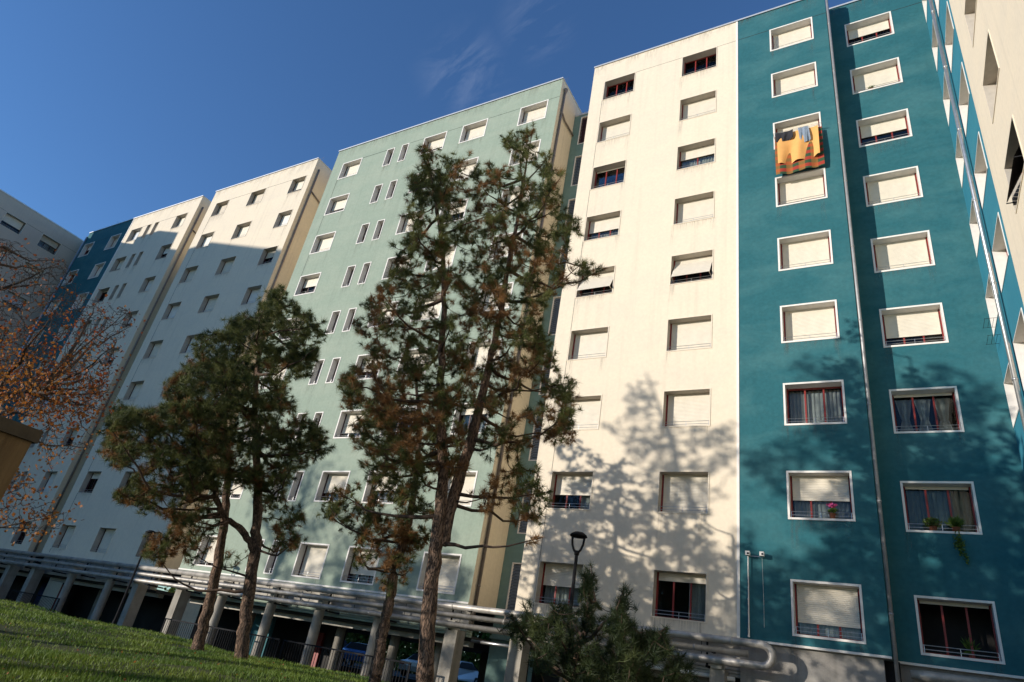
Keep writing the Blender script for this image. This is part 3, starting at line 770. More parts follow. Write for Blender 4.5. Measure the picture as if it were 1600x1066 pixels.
for (x0, x1, y0, y1, z) in ((-4, -2.4, 7.0, 12.5, 32.8), (-3.5, -.36, -.4, 3.2, 31.0), (-4, -.36, -16.9, -6.6, 30.45)):   # lift rooms and plant rooms on the roof
    MB().box((x0, y0, ZT - .35), (x1, y1, z)).build('lift_room', GREYC, g)
# ------------------------------------------------------------------ pipes along the plinth
YP = 19.95
def pipe_rings(mb, x0, x1, y, z, r, step=3.1):
    x = x0
    while x < x1: mb.tube([(x, y, z), (x + .05, y, z)], r * 1.05, 12); x += step
p1 = MB(); a = []
pts = [(-62, YP, 1.94), (-3.40, YP, 1.94)] + [(-3.40 + .27 * math.sin(t), YP, 1.675 + .265 * math.cos(t)) for t in [PI * k / 8 for k in range(1, 8)]] + [(-3.40, YP, 1.41), (-6.6, YP, 1.41)]
p1.tube(pts, .105, 14); pipe_rings(p1, -60, -4, YP, 1.94, .105)
o = p1.build('insulated_pipe', CLAD, smooth=True); tag(o, 'thickest silver clad pipe, top one along the plinth, bending back at its right end', 'pipe')
for x in (-47, -40.6, -22.5, -20.2, -12.6):      # small valves
    MB().tube([(x, YP - .14, 1.84), (x, YP - .3, 1.80)], .02, 6).lathe([(.07, 0), (.075, .02)], (x, YP - .3, 1.80), 10).build('valve', DARK, o)
p2 = MB().tube([(-62, YP, 1.66), (-3.75, YP, 1.66)], .085, 12); pipe_rings(p2, -61, -4, YP, 1.66, .085)
o = p2.build('insulated_pipe', CLAD, smooth=True); tag(o, 'middle slimmer silver pipe running between the two others along the plinth', 'pipe')
for x in (-47.4, -41.1, -23.0, -20.6, -4.6):
    MB().tube([(x, YP - .08, 1.58), (x, YP - .22, 1.55)], .018, 6).lathe([(.06, 0), (.065, .02)], (x, YP - .22, 1.55), 10).build('valve', DARK, o)
p3 = MB().tube([(-62, YP, 1.36), (-6.65, YP, 1.36)], .095, 12); pipe_rings(p3, -60.5, -7, YP, 1.36, .095)
o = p3.build('insulated_pipe', CLAD, smooth=True); tag(o, 'lowest silver pipe along the plinth, just above the pillar tops', 'pipe')
p4 = MB().tube([(.02, D2 - .25, 1.80), (.35, D2 - .25, 1.80), (3.2, D2 - .25, 1.80)], [.10, .13, .13], 14)
tag(p4.build('insulated_pipe', CLAD, smooth=True), 'short silver pipe under the ledge of the set-back teal wall', 'pipe')
bk = MB().box((0, .10, 1.2), (.05, D + .3 - YP, 1.26)).box((0, .15, 1.2), (.05, .2, 2.05)).mesh('pipe_bracket', DARK)
for k in range(20):
    tag(link('pipe_bracket', bk, None, (-60 + 2.9 * k, YP, 0)), 'small dark bracket holding the silver pipes off the plinth', 'bracket', 'brackets of the silver pipes')

# ------------------------------------------------------------------ railings under the blocks
def railing(x0, x1, y, label):
    r = empty('railing', ((x0 + x1) / 2, y, -1.03)); tag(r, label, 'railing')
    w = (x1 - x0) / 2
    m = MB().box((-w, -.02, .98), (w, .02, 1.03)).box((-w, -.015, .10), (w, .015, .13)); m.build('rail', DARK, r)
    m = MB(); n = int(2 * w / .13)
    for k in range(n): m.box((-w + .06 + k * .13, -.008, .13), (-w + .076 + k * .13, .008, .98))
    m.build('bars', DARK, r)
    for k in range(3): MB().box((-w + k * (w - .02), -.02, -.45), (-w + k * (w - .02) + .04, .02, 1.0)).build('post', DARK, r)
railing(-27.5, -20.4, 19.2, 'dark iron railing in front of the pillars of the green block')
railing(-20.2, -14.2, 19.2, 'dark iron railing between the leaning pine trunks near the parked cars')
railing(-41.5, -36.5, 19.4, 'dark iron railing under the cream block, left of the far lamp')
railing(-53.5, -42.8, 19.4, 'dark iron railing at the far left under the cream and teal block')

# ------------------------------------------------------------------ street lamps
def lamp(x, y, top, label):
    gz = ground_z(x, y)
    r = empty('street_lamp', (x, y, gz)); tag(r, label, 'street lamp', None)
    H = top - gz
    MB().tube([(0, 0, -.1), (0, 0, .9), (0, 0, .95), (0, 0, H - .42)], [.075, .07, .05, .038], 14).build('pole', DARK, r, smooth=True)
    m = MB().lathe([(.05, H - .46), (.06, H - .42), (.045, H - .36)], (0, 0, 0), 14)
    for s in (-1, 1):
        q = [(s * .03, 0, H - .40), (s * .085, 0, H - .34), (s * .135, 0, H - .22), (s * .15, 0, H - .10), (s * .145, 0, H - .03)]
        m.tube(q, .028, 8)
    m.build('arms', DARK, r, smooth=True)
    MB().lathe([(.02, H + .075), (.11, H + .06), (.18, H + .015), (.21, H - .03), (.18, H - .045), (.02, H - .055)][::-1], (0, 0, 0), 24).build('lamp_hood', DARK, r, smooth=True)
lamp(-6.42, 14.1, 3.24, 'dark street lamp with a domed hood in front of the cream wall')
lamp(-28.4, 17.6, 3.2, 'far dark street lamp on the grass left of the pines')

# ------------------------------------------------------------------ cameras on a wall post
r = empty('camera_post', (-3.82, D - .10, 2.14)); tag(r, 'thin wall post with two white security cameras on the teal wall', 'camera post')
MB().tube([(0, 0, 0), (0, 0, .5), (0, 0, 2.28)], [.035, .022, .02], 8).tube([(0, 0, 2.22), (.42, 0, 2.22)], .012, 6).build('post', STEEL, r)
for x in (0, .40):
    c = MB().box((x - .06, -.14, 2.22), (x + .06, .02, 2.34)).build('security_camera', TRIM, r)
    MB().tube([(x + .02, -.15, 2.27), (x + .02, -.139, 2.27)], .03, 10).build('lens', DARK, c)
MB().tube([(.38, .05, 2.2), (.40, .07, 1.0), (.40, .07, .3)], .004, 4).build('cable', TRIM, r)

# ------------------------------------------------------------------ laundry
def cloth_mb(x0, x1, ztop, zbot, y, amp=.03, fold=9, sag=.0, over=.0, n=30, m=16, slant=0.0):
    mb = MB(); k = 0
    for j in range(m + 1):
        v = j / m
        for i in range(n + 1):
            u = i / n
            x = x0 + (x1 - x0) * u + slant * v
            z = ztop + (zbot - ztop) * v - sag * math.sin(u * PI) * (1 - v) * .6 - .05 * v * math.sin(u * PI * 1.0 + .6)
            yy = y - amp * (.3 + v) * math.sin(u * fold + 1.3 * v) - .02 * math.sin(u * 23 + v * 5) * v - .10 * math.sin(v * PI) * .5
            mb.v.append((x, yy, z))
    for j in range(m):
        for i in range(n):
            a = j * (n + 1) + i; mb.f.append((a, a + 1, a + n + 2, a + n + 1)); mb.m.append(0)
    return mb
def plaid_mat():
    m, n, l, p = new_mat('plaid_blanket'); p.inputs['Roughness'].default_value = .95
    t = n.new('ShaderNodeTexCoord'); s = n.new('ShaderNodeSeparateXYZ'); l.new(t.outputs['Object'], s.inputs[0])
    def band(sock, f, ph):
        a = n.new('ShaderNodeMath'); a.operation = 'MULTIPLY_ADD'; a.inputs[1].default_value = f; a.inputs[2].default_value = ph; l.new(sock, a.inputs[0])
        b2 = n.new('ShaderNodeMath'); b2.operation = 'SINE'; l.new(a.outputs[0], b2.inputs[0])
        c = n.new('ShaderNodeMapRange'); c.inputs['From Min'].default_value = -.2; c.inputs['From Max'].default_value = .2; l.new(b2.outputs[0], c.inputs['Value']); return c.outputs['Result']
    m1 = n.new('ShaderNodeMixRGB'); m1.inputs['Color1'].default_value = (.32, .035, .02, 1); m1.inputs['Color2'].default_value = (.03, .07, .03, 1); l.new(band(s.outputs['Z'], 20, .5), m1.inputs['Fac'])
    m2 = n.new('ShaderNodeMixRGB'); m2.inputs['Color2'].default_value = (.45, .17, .03, 1); l.new(m1.outputs[0], m2.inputs['Color1'])
    q = n.new('ShaderNodeMath'); q.operation = 'MULTIPLY'; q.inputs[1].default_value = .45; l.new(band(s.outputs['X'], 14, 0), q.inputs[0]); l.new(q.outputs[0], m2.inputs['Fac'])
    l.new(m2.outputs[0], p.inputs['Base Color']); return m
zr = ROWZ[2]
yl = D - .26
o = cloth_mb(-2.62, -.90, zr - 1.0, zr - 3.02, yl + .06, .035, 11).build('blanket', plaid_mat(), smooth=True); tag(o, 'red and green plaid blanket hanging below the orange sheet at the teal wall window', 'blanket')
o = cloth_mb(-2.52, -1.02, zr - .96, zr - 2.55, yl, .075, 13, sag=.04).build('bed_sheet', mat('orange_cotton', (.74, .38, .12), .9, .06, 3, .2, 40), smooth=True); tag(o, 'pale orange bed sheet hung out of a window on the teal wall', 'sheet')
o = cloth_mb(-2.58, -1.92, zr - .92, zr - 1.42, yl - .05, .03, 14, sag=.05).build('dark_garment', mat('black_cotton', (.03, .03, .035), .95), smooth=True); tag(o, 'crumpled black garment hanging at the left of the orange sheet', 'clothes')
o = cloth_mb(-1.74, -1.36, zr - .92, zr - 1.72, yl - .05, .03, 12, slant=.06).build('jeans', mat('pale_denim', (.22, .27, .33), .95, .2, 14), smooth=True); tag(o, 'pale blue trousers hanging in the middle of the orange sheet', 'clothes')
rk = MB()
for k in range(5): rk.tube([(-2.66, yl - .06 + .07 * k, zr - .92), (-.88, yl - .06 + .07 * k, zr - .92)], .006, 5)
for x in (-2.66, -.88): rk.tube([(x, yl - .08, zr - .92), (x, D + .1, zr - .92)], .009, 5)
tag(rk.build('drying_rack', STEEL), 'wire drying rack under the laundry at the teal wall window', 'rack')

# ------------------------------------------------------------------ plants and pots on sills
def leafy(parent, name, c, n, rad, size, mats, droop=0.0, blade=False, seed=1):
    rg = np.random.default_rng(seed); mb = MB()
    for i in range(n):
        d = Vector(rg.normal(size=3)); d.normalize(); rr = rg.random() ** .5
        p = Vector((c[0] + d.x * rad[0] * rr, c[1] + d.y * rad[1] * rr, c[2] + d.z * rad[2] * rr))
        a = Vector(rg.normal(size=3)).normalized(); bb = Vector(rg.normal(size=3)); bb = (bb - a * bb.dot(a)).normalized()
        L = size * (.6 + .8 * rg.random()); w = L * (.12 if blade else .42)
        if blade: a = (d + Vector((0, -.2, .9 - droop))).normalized()
        mi = int(rg.integers(0, len(mats)))
        mb.poly([p - a * L * .5, p + bb * w, p + a * L * .5, p - bb * w], mi)
    return mb.build(name, mats, parent)
def sill_plant(x, y, z, label, foliage, pot=(.09, .15)):
    r = empty('potted_plant', (x, y, z)); tag(r, label, 'potted plant')
    MB().lathe([(pot[0] * .72, 0), (pot[0], pot[1]), (pot[0] * 1.08, pot[1] * 1.02)], (0, 0, 0), 14).build('pot', mat('terracotta', (.24, .09, .05), .85), r, smooth=True)
    foliage(r)
PINK = mat('pink_petals', (.75, .12, .32), .7, .2, 20)
z8 = ROWZ[7] - 1.487 + .07
def f1(r):
    leafy(r, 'leaves', (0, 0, .24), 110, (.12, .09, .10), .07, [LEAF_G], seed=2)
    leafy(r, 'flowers', (0, -.02, .40), 90, (.15, .10, .055), .06, [PINK], seed=3)
sill_plant(-1.50, D + .10, z8, 'pink flowering geranium in a pot on the teal wall window sill', f1)
def f2(r): leafy(r, 'leaves', (0, -.02, .24), 420, (.24, .13, .15), .06, [LEAF_G, NEEDLE_A], seed=4)
sill_plant(.98, D2 + .08, z8, 'round bushy green plant on the sill, left of the trailing one', f2, (.1, .12))
def f3(r):
    leafy(r, 'leaves', (0, -.02, .24), 120, (.2, .12, .12), .28, [LEAF_G], blade=True, seed=5)
    leafy(r, 'trailing_stems', (.0, -.20, -.35), 260, (.14, .07, .36), .055, [LEAF_G], seed=6)
    leafy(r, 'trailing_stems', (.10, -.20, -.72), 60, (.07, .04, .22), .05, [LEAF_G], seed=7)
sill_plant(1.52, D2 + .08, z8, 'spiky green plant trailing down below the window sill', f3, (.1, .12))
def f4(r): leafy(r, 'leaves', (0, 0, .3), 26, (.12, .1, .12), .42, [LEAF_G], blade=True, seed=8)
sill_plant(1.45, D2 + .42, ROWZ[8] - 1.486 + .07, 'thin-leaved plant in the lowest window with red frames', f4, (.08, .13))
def f5(r): leafy(r, 'leaves', (0, 0, .18), 90, (.13, .1, .09), .05, [LEAF_G], seed=9)
sill_plant(1.0, D2 + .10, ROWZ[1] - 1.487 + .07, 'small plant on the sill of the second window from the roof, set-back teal wall', f5, (.07, .1))
sill_plant(-23.0 + .9, D + .10, ROWZ[0] - 1.42 + .07, 'small reddish plant at a top window of the green block', lambda r: leafy(r, 'leaves', (0, 0, .16), 120, (.35, .1, .08), .06, [LEAF_R], seed=12), (.07, .08))
# drying racks and the tilted awning on the right wing
def wing_rack(y, z, label):
    q = empty('drying_rack', (XW, y, z)); tag(q, label, 'rack')
    m = MB()
    for k in range(3): m.tube([(-.08 - .11 * k, -.28, 0), (-.08 - .11 * k, .28, 0)], .005, 4)
    for s in (-.28, .28): m.tube([(0, s, 0), (-.32, s, 0)], .006, 4)
    m.build('wires', DARK, q)
wing_rack(20.7, 11.62, 'upper small wire rack on the blue wing beside the corner windows')
wing_rack(20.7, 11.05, 'lower small wire rack on the blue wing beside the corner windows')

# ------------------------------------------------------------------ kiosk at the left edge
r = empty('service_kiosk', (-8.5, 1.6, -1.4)); tag(r, 'low tan service hut with a dark flat roof slab at the left edge', 'kiosk')
KW = mat('tan_boarded_wall', (.13, .08, .034), .85, .25, 1.2, .5, 16, stretch=(5, 5, .35), col2=(.21, .135, .06))
MB().box((-1.5, -1.6, -.1), (1.09, 1.41, 2.72)).build('wall', KW, r)
MB().box((-1.6, -1.7, 2.722), (1.12, 1.45, 2.85)).build('roof_slab', mat('dark_slab', (.07, .055, .035), .9, .2, 4, .4, 20), r)
MB().box((-.5, -1.63, 0), (.4, -1.603, 2.1)).build('door', DARK, r)

tag(MB().box((-70, 33.5, -1.39), (6, 51, -.80)).build('car_park', mat('car_park_asphalt', (.06, .06, .06), .95, .2, 2, .3, 40)), kind='structure')
# ------------------------------------------------------------------ parked cars beyond the pillars
def car(x, y, rz, paint, label):
    c = empty('parked_car', (x, y, -.80), rz); tag(c, label, 'car', None)
    prof = [(-2.05, .35), (-2.1, .62), (-2.0, .86), (-1.3, .95), (-.65, 1.38), (.75, 1.42), (1.55, 1.02), (2.05, .92), (2.1, .55), (2.02, .35)]
    mb = MB(); n = len(prof)
    W = lambda z: .84 if z < 1.0 else .64
    for s in (-1, 1): mb.v += [(x_, s * W(z_), z_) for x_, z_ in prof]
    for i in range(n): mb.f.append((i, (i + 1) % n, n + (i + 1) % n, n + i)); mb.m.append(0)
    mb.f.append(tuple(range(n))[::-1]); mb.f.append(tuple(range(n, 2 * n))); mb.m += [0, 0]
    mb.build('body', paint, c)
    for s in (-1, 1):
        MB().poly([(-1.15, s * .83, 1.0), (1.35, s * .83, 1.02), (.72, s * .665, 1.37), (-.6, s * .665, 1.34)]).build('side_window', DARK, c)
        for xx in (-1.3, 1.3):
            w = MB().tube([(xx, s * .72, .32), (xx, s * .87, .32)], .32, 18).build('wheel', mat_tyre, c)
            MB().tube([(xx, s * .86, .32), (xx, s * .885, .32)], .19, 14).build('rim', STEEL, w)
    MB().poly([(.80, -.6, 1.42), (.80, .6, 1.42), (1.5, .76, 1.07), (1.5, -.76, 1.07)]).build('windscreen', DARK, c)
    MB().poly([(-.70, -.6, 1.39), (-.70, .6, 1.39), (-1.26, .76, 1.0), (-1.26, -.76, 1.0)]).build('rear_window', DARK, c)
    for s in (-.62, .62):
        MB().box((-2.12, s - .16, .66), (-2.0, s + .16, .82)).build('tail_light', RED, c); MB().box((2.0, s - .18, .64), (2.13, s + .18, .8)).build('headlight', TRIM, c)
mat_tyre = mat('tyre_rubber', (.02, .02, .02), .9)
def paint(n, c): return mat(n, c, .25, .03, 2, spec=.6, metal=.2)
car(-31.6, 37.0, 2.0, paint('blue_car_paint', (.06, .16, .42)), 'blue parked car seen between the pillars behind the leaning pines')
car(-27.3, 38.6, 1.7, paint('white_car_paint', (.7, .72, .75)), 'white parked car seen between the pillars beside the thick pine trunk')
car(-24.6, 38.0, 1.6, paint('silver_car_paint', (.45, .5, .56)), 'silver parked car partly hidden by the thick pine trunk')
car(-34.6, 37.2, 1.8, paint('navy_car_paint', (.03, .05, .12)), 'dark parked car under the green block')

# ------------------------------------------------------------------ trees
def inside(poly, x, y):
    c = np.zeros(len(x), bool); n = len(poly); j = n - 1
    for i in range(n):
        xi, yi = poly[i]; xj, yj = poly[j]
        k = ((yi > y) != (yj > y)) & (x < (xj - xi) * (y - yi) / (yj - yi + 1e-9) + xi); c ^= k; j = i
    return c
def px_pts(px, py, d):
    """pixel arrays at horizontal distance d -> world points"""
    M = np.array(CAM_R)
    v = np.stack([(px - CX) / F_PX, -(py - CY) / F_PX, -np.ones_like(px)], 1) @ M.T
    h = np.hypot(v[:, 0], v[:, 1]); return v * (d / h)[:, None]
def pads_from_outline(poly, d, thick, spacing, seed, gaps=0.0, gscale=40.0, tiers=0.0):
    rg = np.random.default_rng(seed)
    P = np.array(poly, float); x0, y0 = P.min(0); x1, y1 = P.max(0)
    out = []
    nlay = max(1, int(thick / .5))
    area = (x1 - x0) * (y1 - y0); n = int(area / spacing ** 2)
    for L in range(nlay):
        x = rg.uniform(x0, x1, n); y = rg.uniform(y0, y1, n)
        k = inside(poly, x, y); x, y = x[k], y[k]
        g = np.sin(x / gscale * 2.1 + 1.7 * L + seed) * np.sin(y / gscale * 2.7 + .9 * L) + .5 * np.sin((x + y) / gscale * 3.1 + L)
        if tiers: g = g + tiers * np.sin(y / 9.5 + .012 * x + 1.3 * np.sin(x / 60 + L)) + .3 * tiers * np.sin(x / 13 + L)
        k = g > gaps * 2 - 1.5; x, y = x[k], y[k]
        off = ((L + rg.random(len(x))) / nlay - .5) * thick
        # thinner towards the outline: reject pads that lie deep but near the border
        cx = P[:, 0].mean()
        out.append(px_pts(x, y, d + off))
    return np.concatenate(out)
def skeleton(trunks, pads, rg, first=40, slope=.25, wrad=.012, sag=.12, trunk_top=.92):
    """connect pads to trunks: main limbs first, then each pad to the nearest twig; returns wood tubes and pad directions"""
    T = np.concatenate([np.linspace(a[0], a[1], 14)[:, :3] for t in trunks for a in zip(t[:-1], t[1:])]) if False else None
    TP = []
    for t in trunks:
        t = np.array(t, float)
        for a, b2 in zip(t[:-1], t[1:]):
            for u in np.linspace(0, 1, 12, endpoint=False): TP.append(a + (b2 - a) * u)
        TP.append(t[-1])
    TP = np.array(TP)[:, :3]
    n = len(pads)
    sel = [int(rg.integers(n))]; dist = np.linalg.norm(pads - pads[sel[0]], axis=1)
    for _ in range(min(first, n) - 1):
        i = int(dist.argmax()); sel.append(i); dist = np.minimum(dist, np.linalg.norm(pads - pads[i], axis=1))
    nodes = []; tubes = []
    for i in sel:
        p = pads[i]
        h = np.hypot(TP[:, 0] - p[0], TP[:, 1] - p[1])
        cost = np.abs(p[2] - TP[:, 2] - slope * h) + 1.0 * h + 2.0 * np.maximum(0, TP[:, 2] - p[2] - .3)
        a = TP[int(cost.argmin())]
        L = np.linalg.norm(p - a); k = max(4, int(L / .28))
        u = np.linspace(0, 1, k + 1)[:, None]
        side = rg.normal(size=3) * .05 * L
        c = a + (p - a) * u + np.sin(u * PI) * (np.array([0, 0, -sag * L]) + side) + rg.normal(size=(k + 1, 3)) * .018 * L * np.sin(u * PI)
        r0 = min(.075, .012 + .016 * L)
        tubes.append((c, r0 + (wrad * .7 - r0) * u[:, 0] ** .8, 6))
        nodes.append(c[1:])
    N = np.concatenate(nodes); dirs = np.zeros((n, 3))
    N_list = N
    cur = np.full(n, 1e9); par = np.zeros((n, 3))
    for j in range(0, len(N), 400):
        dd = np.linalg.norm(pads[:, None] - N[None, j:j + 400], axis=2); m = dd.argmin(1); v = dd[np.arange(n), m]
        k = v < cur; cur[k] = v[k]; par[k] = N[j + m[k]]
    order = []; done = np.zeros(n, bool)
    for i in sel: done[i] = True; dirs[i] = pads[i] - par[i]
    for i in sel:                                      # direction of main tips: away from the trunk
        h = np.linalg.norm(TP - pads[i], axis=1); dirs[i] = pads[i] - TP[h.argmin()]
    while not done.all():
        c2 = np.where(done, 1e9, cur); i = int(c2.argmin()); p = pads[i]; a = par[i].copy()
        L = np.linalg.norm(p - a)
        k = 3; u = np.linspace(0, 1, k + 1)[:, None]
        c = a + (p - a) * u + np.sin(u * PI) * (np.array([0, 0, -.10 * L]) + rg.normal(size=3) * .07 * L)
        tubes.append((c, wrad * (1 - .5 * u[:, 0]), 4))
        dirs[i] = p - a; done[i] = True
        mid = c[2]
        for q in (p, mid):
            dd = np.linalg.norm(pads - q, axis=1); k2 = (dd < cur) & ~done; cur[k2] = dd[k2]; par[k2] = q
    ln = np.linalg.norm(dirs, axis=1, keepdims=True) + 1e-6
    return tubes, dirs / ln
def tubes_mesh(tubes, name, mats):
    V = []; F = []; base = 0
    for c, r, n in tubes:
        c = np.asarray(c); k = len(c); t = np.gradient(c, axis=0); t /= (np.linalg.norm(t, axis=1, keepdims=True) + 1e-9)
        ref = np.array([0, 0, 1.0]) if abs(t[0, 2]) < .85 else np.array([1.0, 0, 0])
        a = np.cross(t, ref); a /= (np.linalg.norm(a, axis=1, keepdims=True) + 1e-9); b2 = np.cross(a, t)
        th = np.arange(n) * 2 * PI / n
        r = np.asarray(r)
        P = c[:, None] + (a[:, None] * np.cos(th)[None, :, None] + b2[:, None] * np.sin(th)[None, :, None]) * r[:, None, None]
        V.append(P.reshape(-1, 3))
        i = np.arange(k - 1)[:, None] * n; j = np.arange(n)[None]; j2 = (j + 1) % n
        F.append(np.stack([i + j, i + j2, i + n + j2, i + n + j], 2).reshape(-1, 4) + base); base += k * n
    V = np.concatenate(V); F = np.concatenate(F)
    return fast_mesh(name, V, F, np.zeros(len(F)), mats, True)
def needles(pads, dirs, rg, per=3, cnt=34, length=.13, width=.009, jit=.10, matw=(.5, .25, .25), brown_low=True, up=.35):
    n = len(pads)
    d1 = dirs + np.array([0, 0, up]); d1 /= np.linalg.norm(d1, axis=1, keepdims=True)
    back = np.tile(np.arange(per) * .55, n)[:, None] * length
    sc = np.repeat(rg.uniform(.75, 1.2, n), per)
    c = np.repeat(pads, per, 0) - np.repeat(d1, per, 0) * back + rg.normal(size=(n * per, 3)) * jit * np.tile(np.r_[0, np.ones(per - 1)] if per > 1 else [0], n)[:, None]
    d = np.repeat(d1, per, 0) + rg.normal(size=(n * per, 3)) * .22
    d /= np.linalg.norm(d, axis=1, keepdims=True)
    mi = np.repeat(rg.choice(len(matw), n, p=np.array(matw) / sum(matw)), per)
    if brown_low and len(matw) == 3:
        f = np.sin(c[:, 0] * 1.9 + 1.1 * np.sin(c[:, 2] * 1.6)) * np.sin(c[:, 2] * 2.1 + c[:, 1]) + .9 * (pads[:, 2].mean() - c[:, 2]) / (np.ptp(pads[:, 2]) + .1)
        q = np.argsort(np.argsort(f + rg.normal(size=len(f)) * .55)) / len(f)
        w = np.array(matw) / sum(matw); mi = np.where(q > 1 - w[2], 2, (rg.random(len(f)) > w[0] / (w[0] + w[1])).astype(int))
    N = n * per * cnt
    C = np.repeat(c, cnt, 0); Dn = np.repeat(d, cnt, 0); M = np.repeat(mi, cnt)
    ln = length * rg.uniform(.7, 1.2, N) * np.repeat(sc, cnt)
    v = rg.normal(size=(N, 3)); v -= (v * Dn).sum(1, keepdims=True) * Dn; v /= np.linalg.norm(v, axis=1, keepdims=True)
    ang = rg.uniform(.1, 1.75, N)[:, None]
    nd = Dn * np.cos(ang) + v * np.sin(ang)
    st = C + Dn * (rg.uniform(-.45, .15, N) * length)[:, None]
    s = np.cross(nd, rg.normal(size=(N, 3))); s /= (np.linalg.norm(s, axis=1, keepdims=True) + 1e-9); s *= width * .5
    V = np.empty((N, 3, 3)); V[:, 0] = st - s; V[:, 1] = st + s; V[:, 2] = st + nd * ln[:, None]
    return V.reshape(-1, 3), np.arange(3 * N).reshape(-1, 3), M
def smooth_trunk(pts, m=6):
    P = np.array(pts, float); out = []
    for i in range(len(P) - 1):
        p0 = P[max(0, i - 1)]; p1 = P[i]; p2 = P[i + 1]; p3 = P[min(len(P) - 1, i + 2)]
        for k in range(m):
            u = k / m; out.append(.5 * ((2 * p1) + (-p0 + p2) * u + (2 * p0 - 5 * p1 + 4 * p2 - p3) * u * u + (-p0 + 3 * p1 - 3 * p2 + p3) * u ** 3))
    out.append(P[-1]); return np.array(out)
def trunk_px(lst, d, base_extra=True):
    """lst: (px, py, distance offset, radius)"""
    out = []
    for px, py, off, r in lst:
        v = at_dist(px, py, d + off); out.append([v.x, v.y, v.z, r])
    if base_extra:                                 # carry the trunk down into the ground
        a, b2 = np.array(out[0]), np.array(out[1]); gz = ground_z(a[0], a[1]) - .12
        if a[2] > gz:
            k = (a[2] - gz) / max(.05, b2[2] - a[2]); q = a[:3] - (b2[:3] - a[:3]) * min(k, 1.5); q[2] = gz
            out.insert(0, [q[0], q[1], gz, a[3] * 1.15])
    return out
def make_tree(name, label, cat, trunks, pads, seed, first, leaf, bark=BARK, twig=TWIG, group=None, slope=.25, wrad=.012, sag=.12, flare=True, twig_only=None):
    rg = np.random.default_rng(seed)
    st = [smooth_trunk(t) for t in trunks]
    base = st[0][0]
    root = empty(name, (base[0], base[1], ground_z(base[0], base[1]))); tag(root, label, cat, group)
    off = Vector(root.location)
    tb = []
    for j, t in enumerate(st):
        r = t[:, 3].copy()
        if flare and j == 0: r[:7] *= 1 + .45 * np.linspace(1, 0, 7) ** 2
        jr = rg.normal(size=(len(t), 3)) * .012
        tb.append((t[:, :3] + jr, r, 14))
    tm = tubes_mesh(tb, 'trunk', [bark])
    nv = len(tm.vertices); co = np.empty(nv * 3, np.float32); tm.vertices.foreach_get('co', co); co = co.reshape(-1, 3)
    co += rg.normal(size=co.shape).astype(np.float32) * .008
    tm.vertices.foreach_set('co', co.ravel())
    tubes, dirs = skeleton([t[:, :3] for t in st], pads, rg, first, slope, wrad, sag)
    bm_ = tubes_mesh(tubes, 'branches', [twig])
    if callable(leaf): me = leaf(pads, dirs, rg)
    for nm, m in (('trunk', tm), ('branches', bm_), ('crown', me)):
        if m is None: continue
        o = link(nm, m, root); o.location = -off
    return root
def pine_leaf(per, cnt, length, width, w, jit=.1, up=.35, mats=(NEEDLE_A, NEEDLE_B, NEEDLE_C)):
    def f(pads, dirs, rg):
        V, F, M = needles(pads, dirs, rg, per, cnt, length, width, jit, w, up=up); return fast_mesh('crown', V, F, M, list(mats))
    return f

# the tall double pine in the middle
dD = 13.0
trD1 = trunk_px([(664, 1066, 0, .155), (668, 980, 0, .138), (680, 860, 0, .135), (688, 800, .0, .12)], dD) + trunk_px([(692, 720, -.15, .10), (688, 640, -.25, .09), (690, 560, -.35, .075), (694, 480, -.4, .06), (690, 380, -.4, .045), (676, 290, -.4, .03), (668, 245, -.4, .012)], dD, False)
trD2 = trunk_px([(692, 850, .05, .11), (712, 770, .1, .115), (742, 670, .25, .105), (762, 580, .35, .085), (782, 490, .45, .065), (798, 400, .5, .05), (815, 300, .5, .03), (830, 210, .5, .014)], dD, False)
outD = [(833, 188), (812, 212), (785, 206), (780, 230), (798, 262), (770, 268), (738, 240), (700, 238), (672, 236), (688, 262), (648, 285), (642, 272), (640, 320), (628, 345), (640, 352), (605, 395), (606, 440), (562, 470), (553, 515), (575, 540), (548, 575), (524, 600), (530, 628), (560, 640), (548, 662), (580, 690), (575, 720), (640, 700), (700, 660), (740, 640), (790, 640), (820, 590), (850, 610), (880, 640), (900, 600), (880, 570), (862, 540), (840, 490), (860, 470), (905, 445), (962, 418), (925, 408), (880, 405), (905, 378), (908, 330), (880, 320), (870, 290), (893, 262), (868, 245), (850, 215)]
lowD = [(540, 690), (600, 720), (640, 740), (760, 700), (840, 690), (900, 690), (905, 610), (870, 600), (820, 640), (700, 660), (600, 640), (548, 655)]
lowD2 = [(510, 790), (560, 735), (640, 740), (700, 745), (745, 760), (760, 800), (840, 850), (880, 800), (850, 740), (820, 700), (700, 720), (600, 700), (515, 770)]
pD = np.concatenate([pads_from_outline([(652, 228), (690, 226), (712, 262), (706, 310), (660, 318), (640, 290)], dD - .35, 1.1, 15, 2, -1), pads_from_outline([(745, 250), (800, 262), (800, 300), (740, 300)], dD, 1.0, 20, 6, -1), pads_from_outline(outD, dD, 3.4, 22.5, 3, .48, 46), pads_from_outline(lowD, dD, 3.0, 30, 4, .5, 40), pads_from_outline(lowD2, dD, 2.6, 34, 5, .45, 36)])
make_tree('pine_tree', 'tallest pine with a forked trunk and brown-tinged needles, in the middle', 'tree', [trD1, trD2], pD, 21, 70,
          pine_leaf(4, 56, .155, .0085, (.44, .24, .32), .07), slope=.12, wrad=.011)
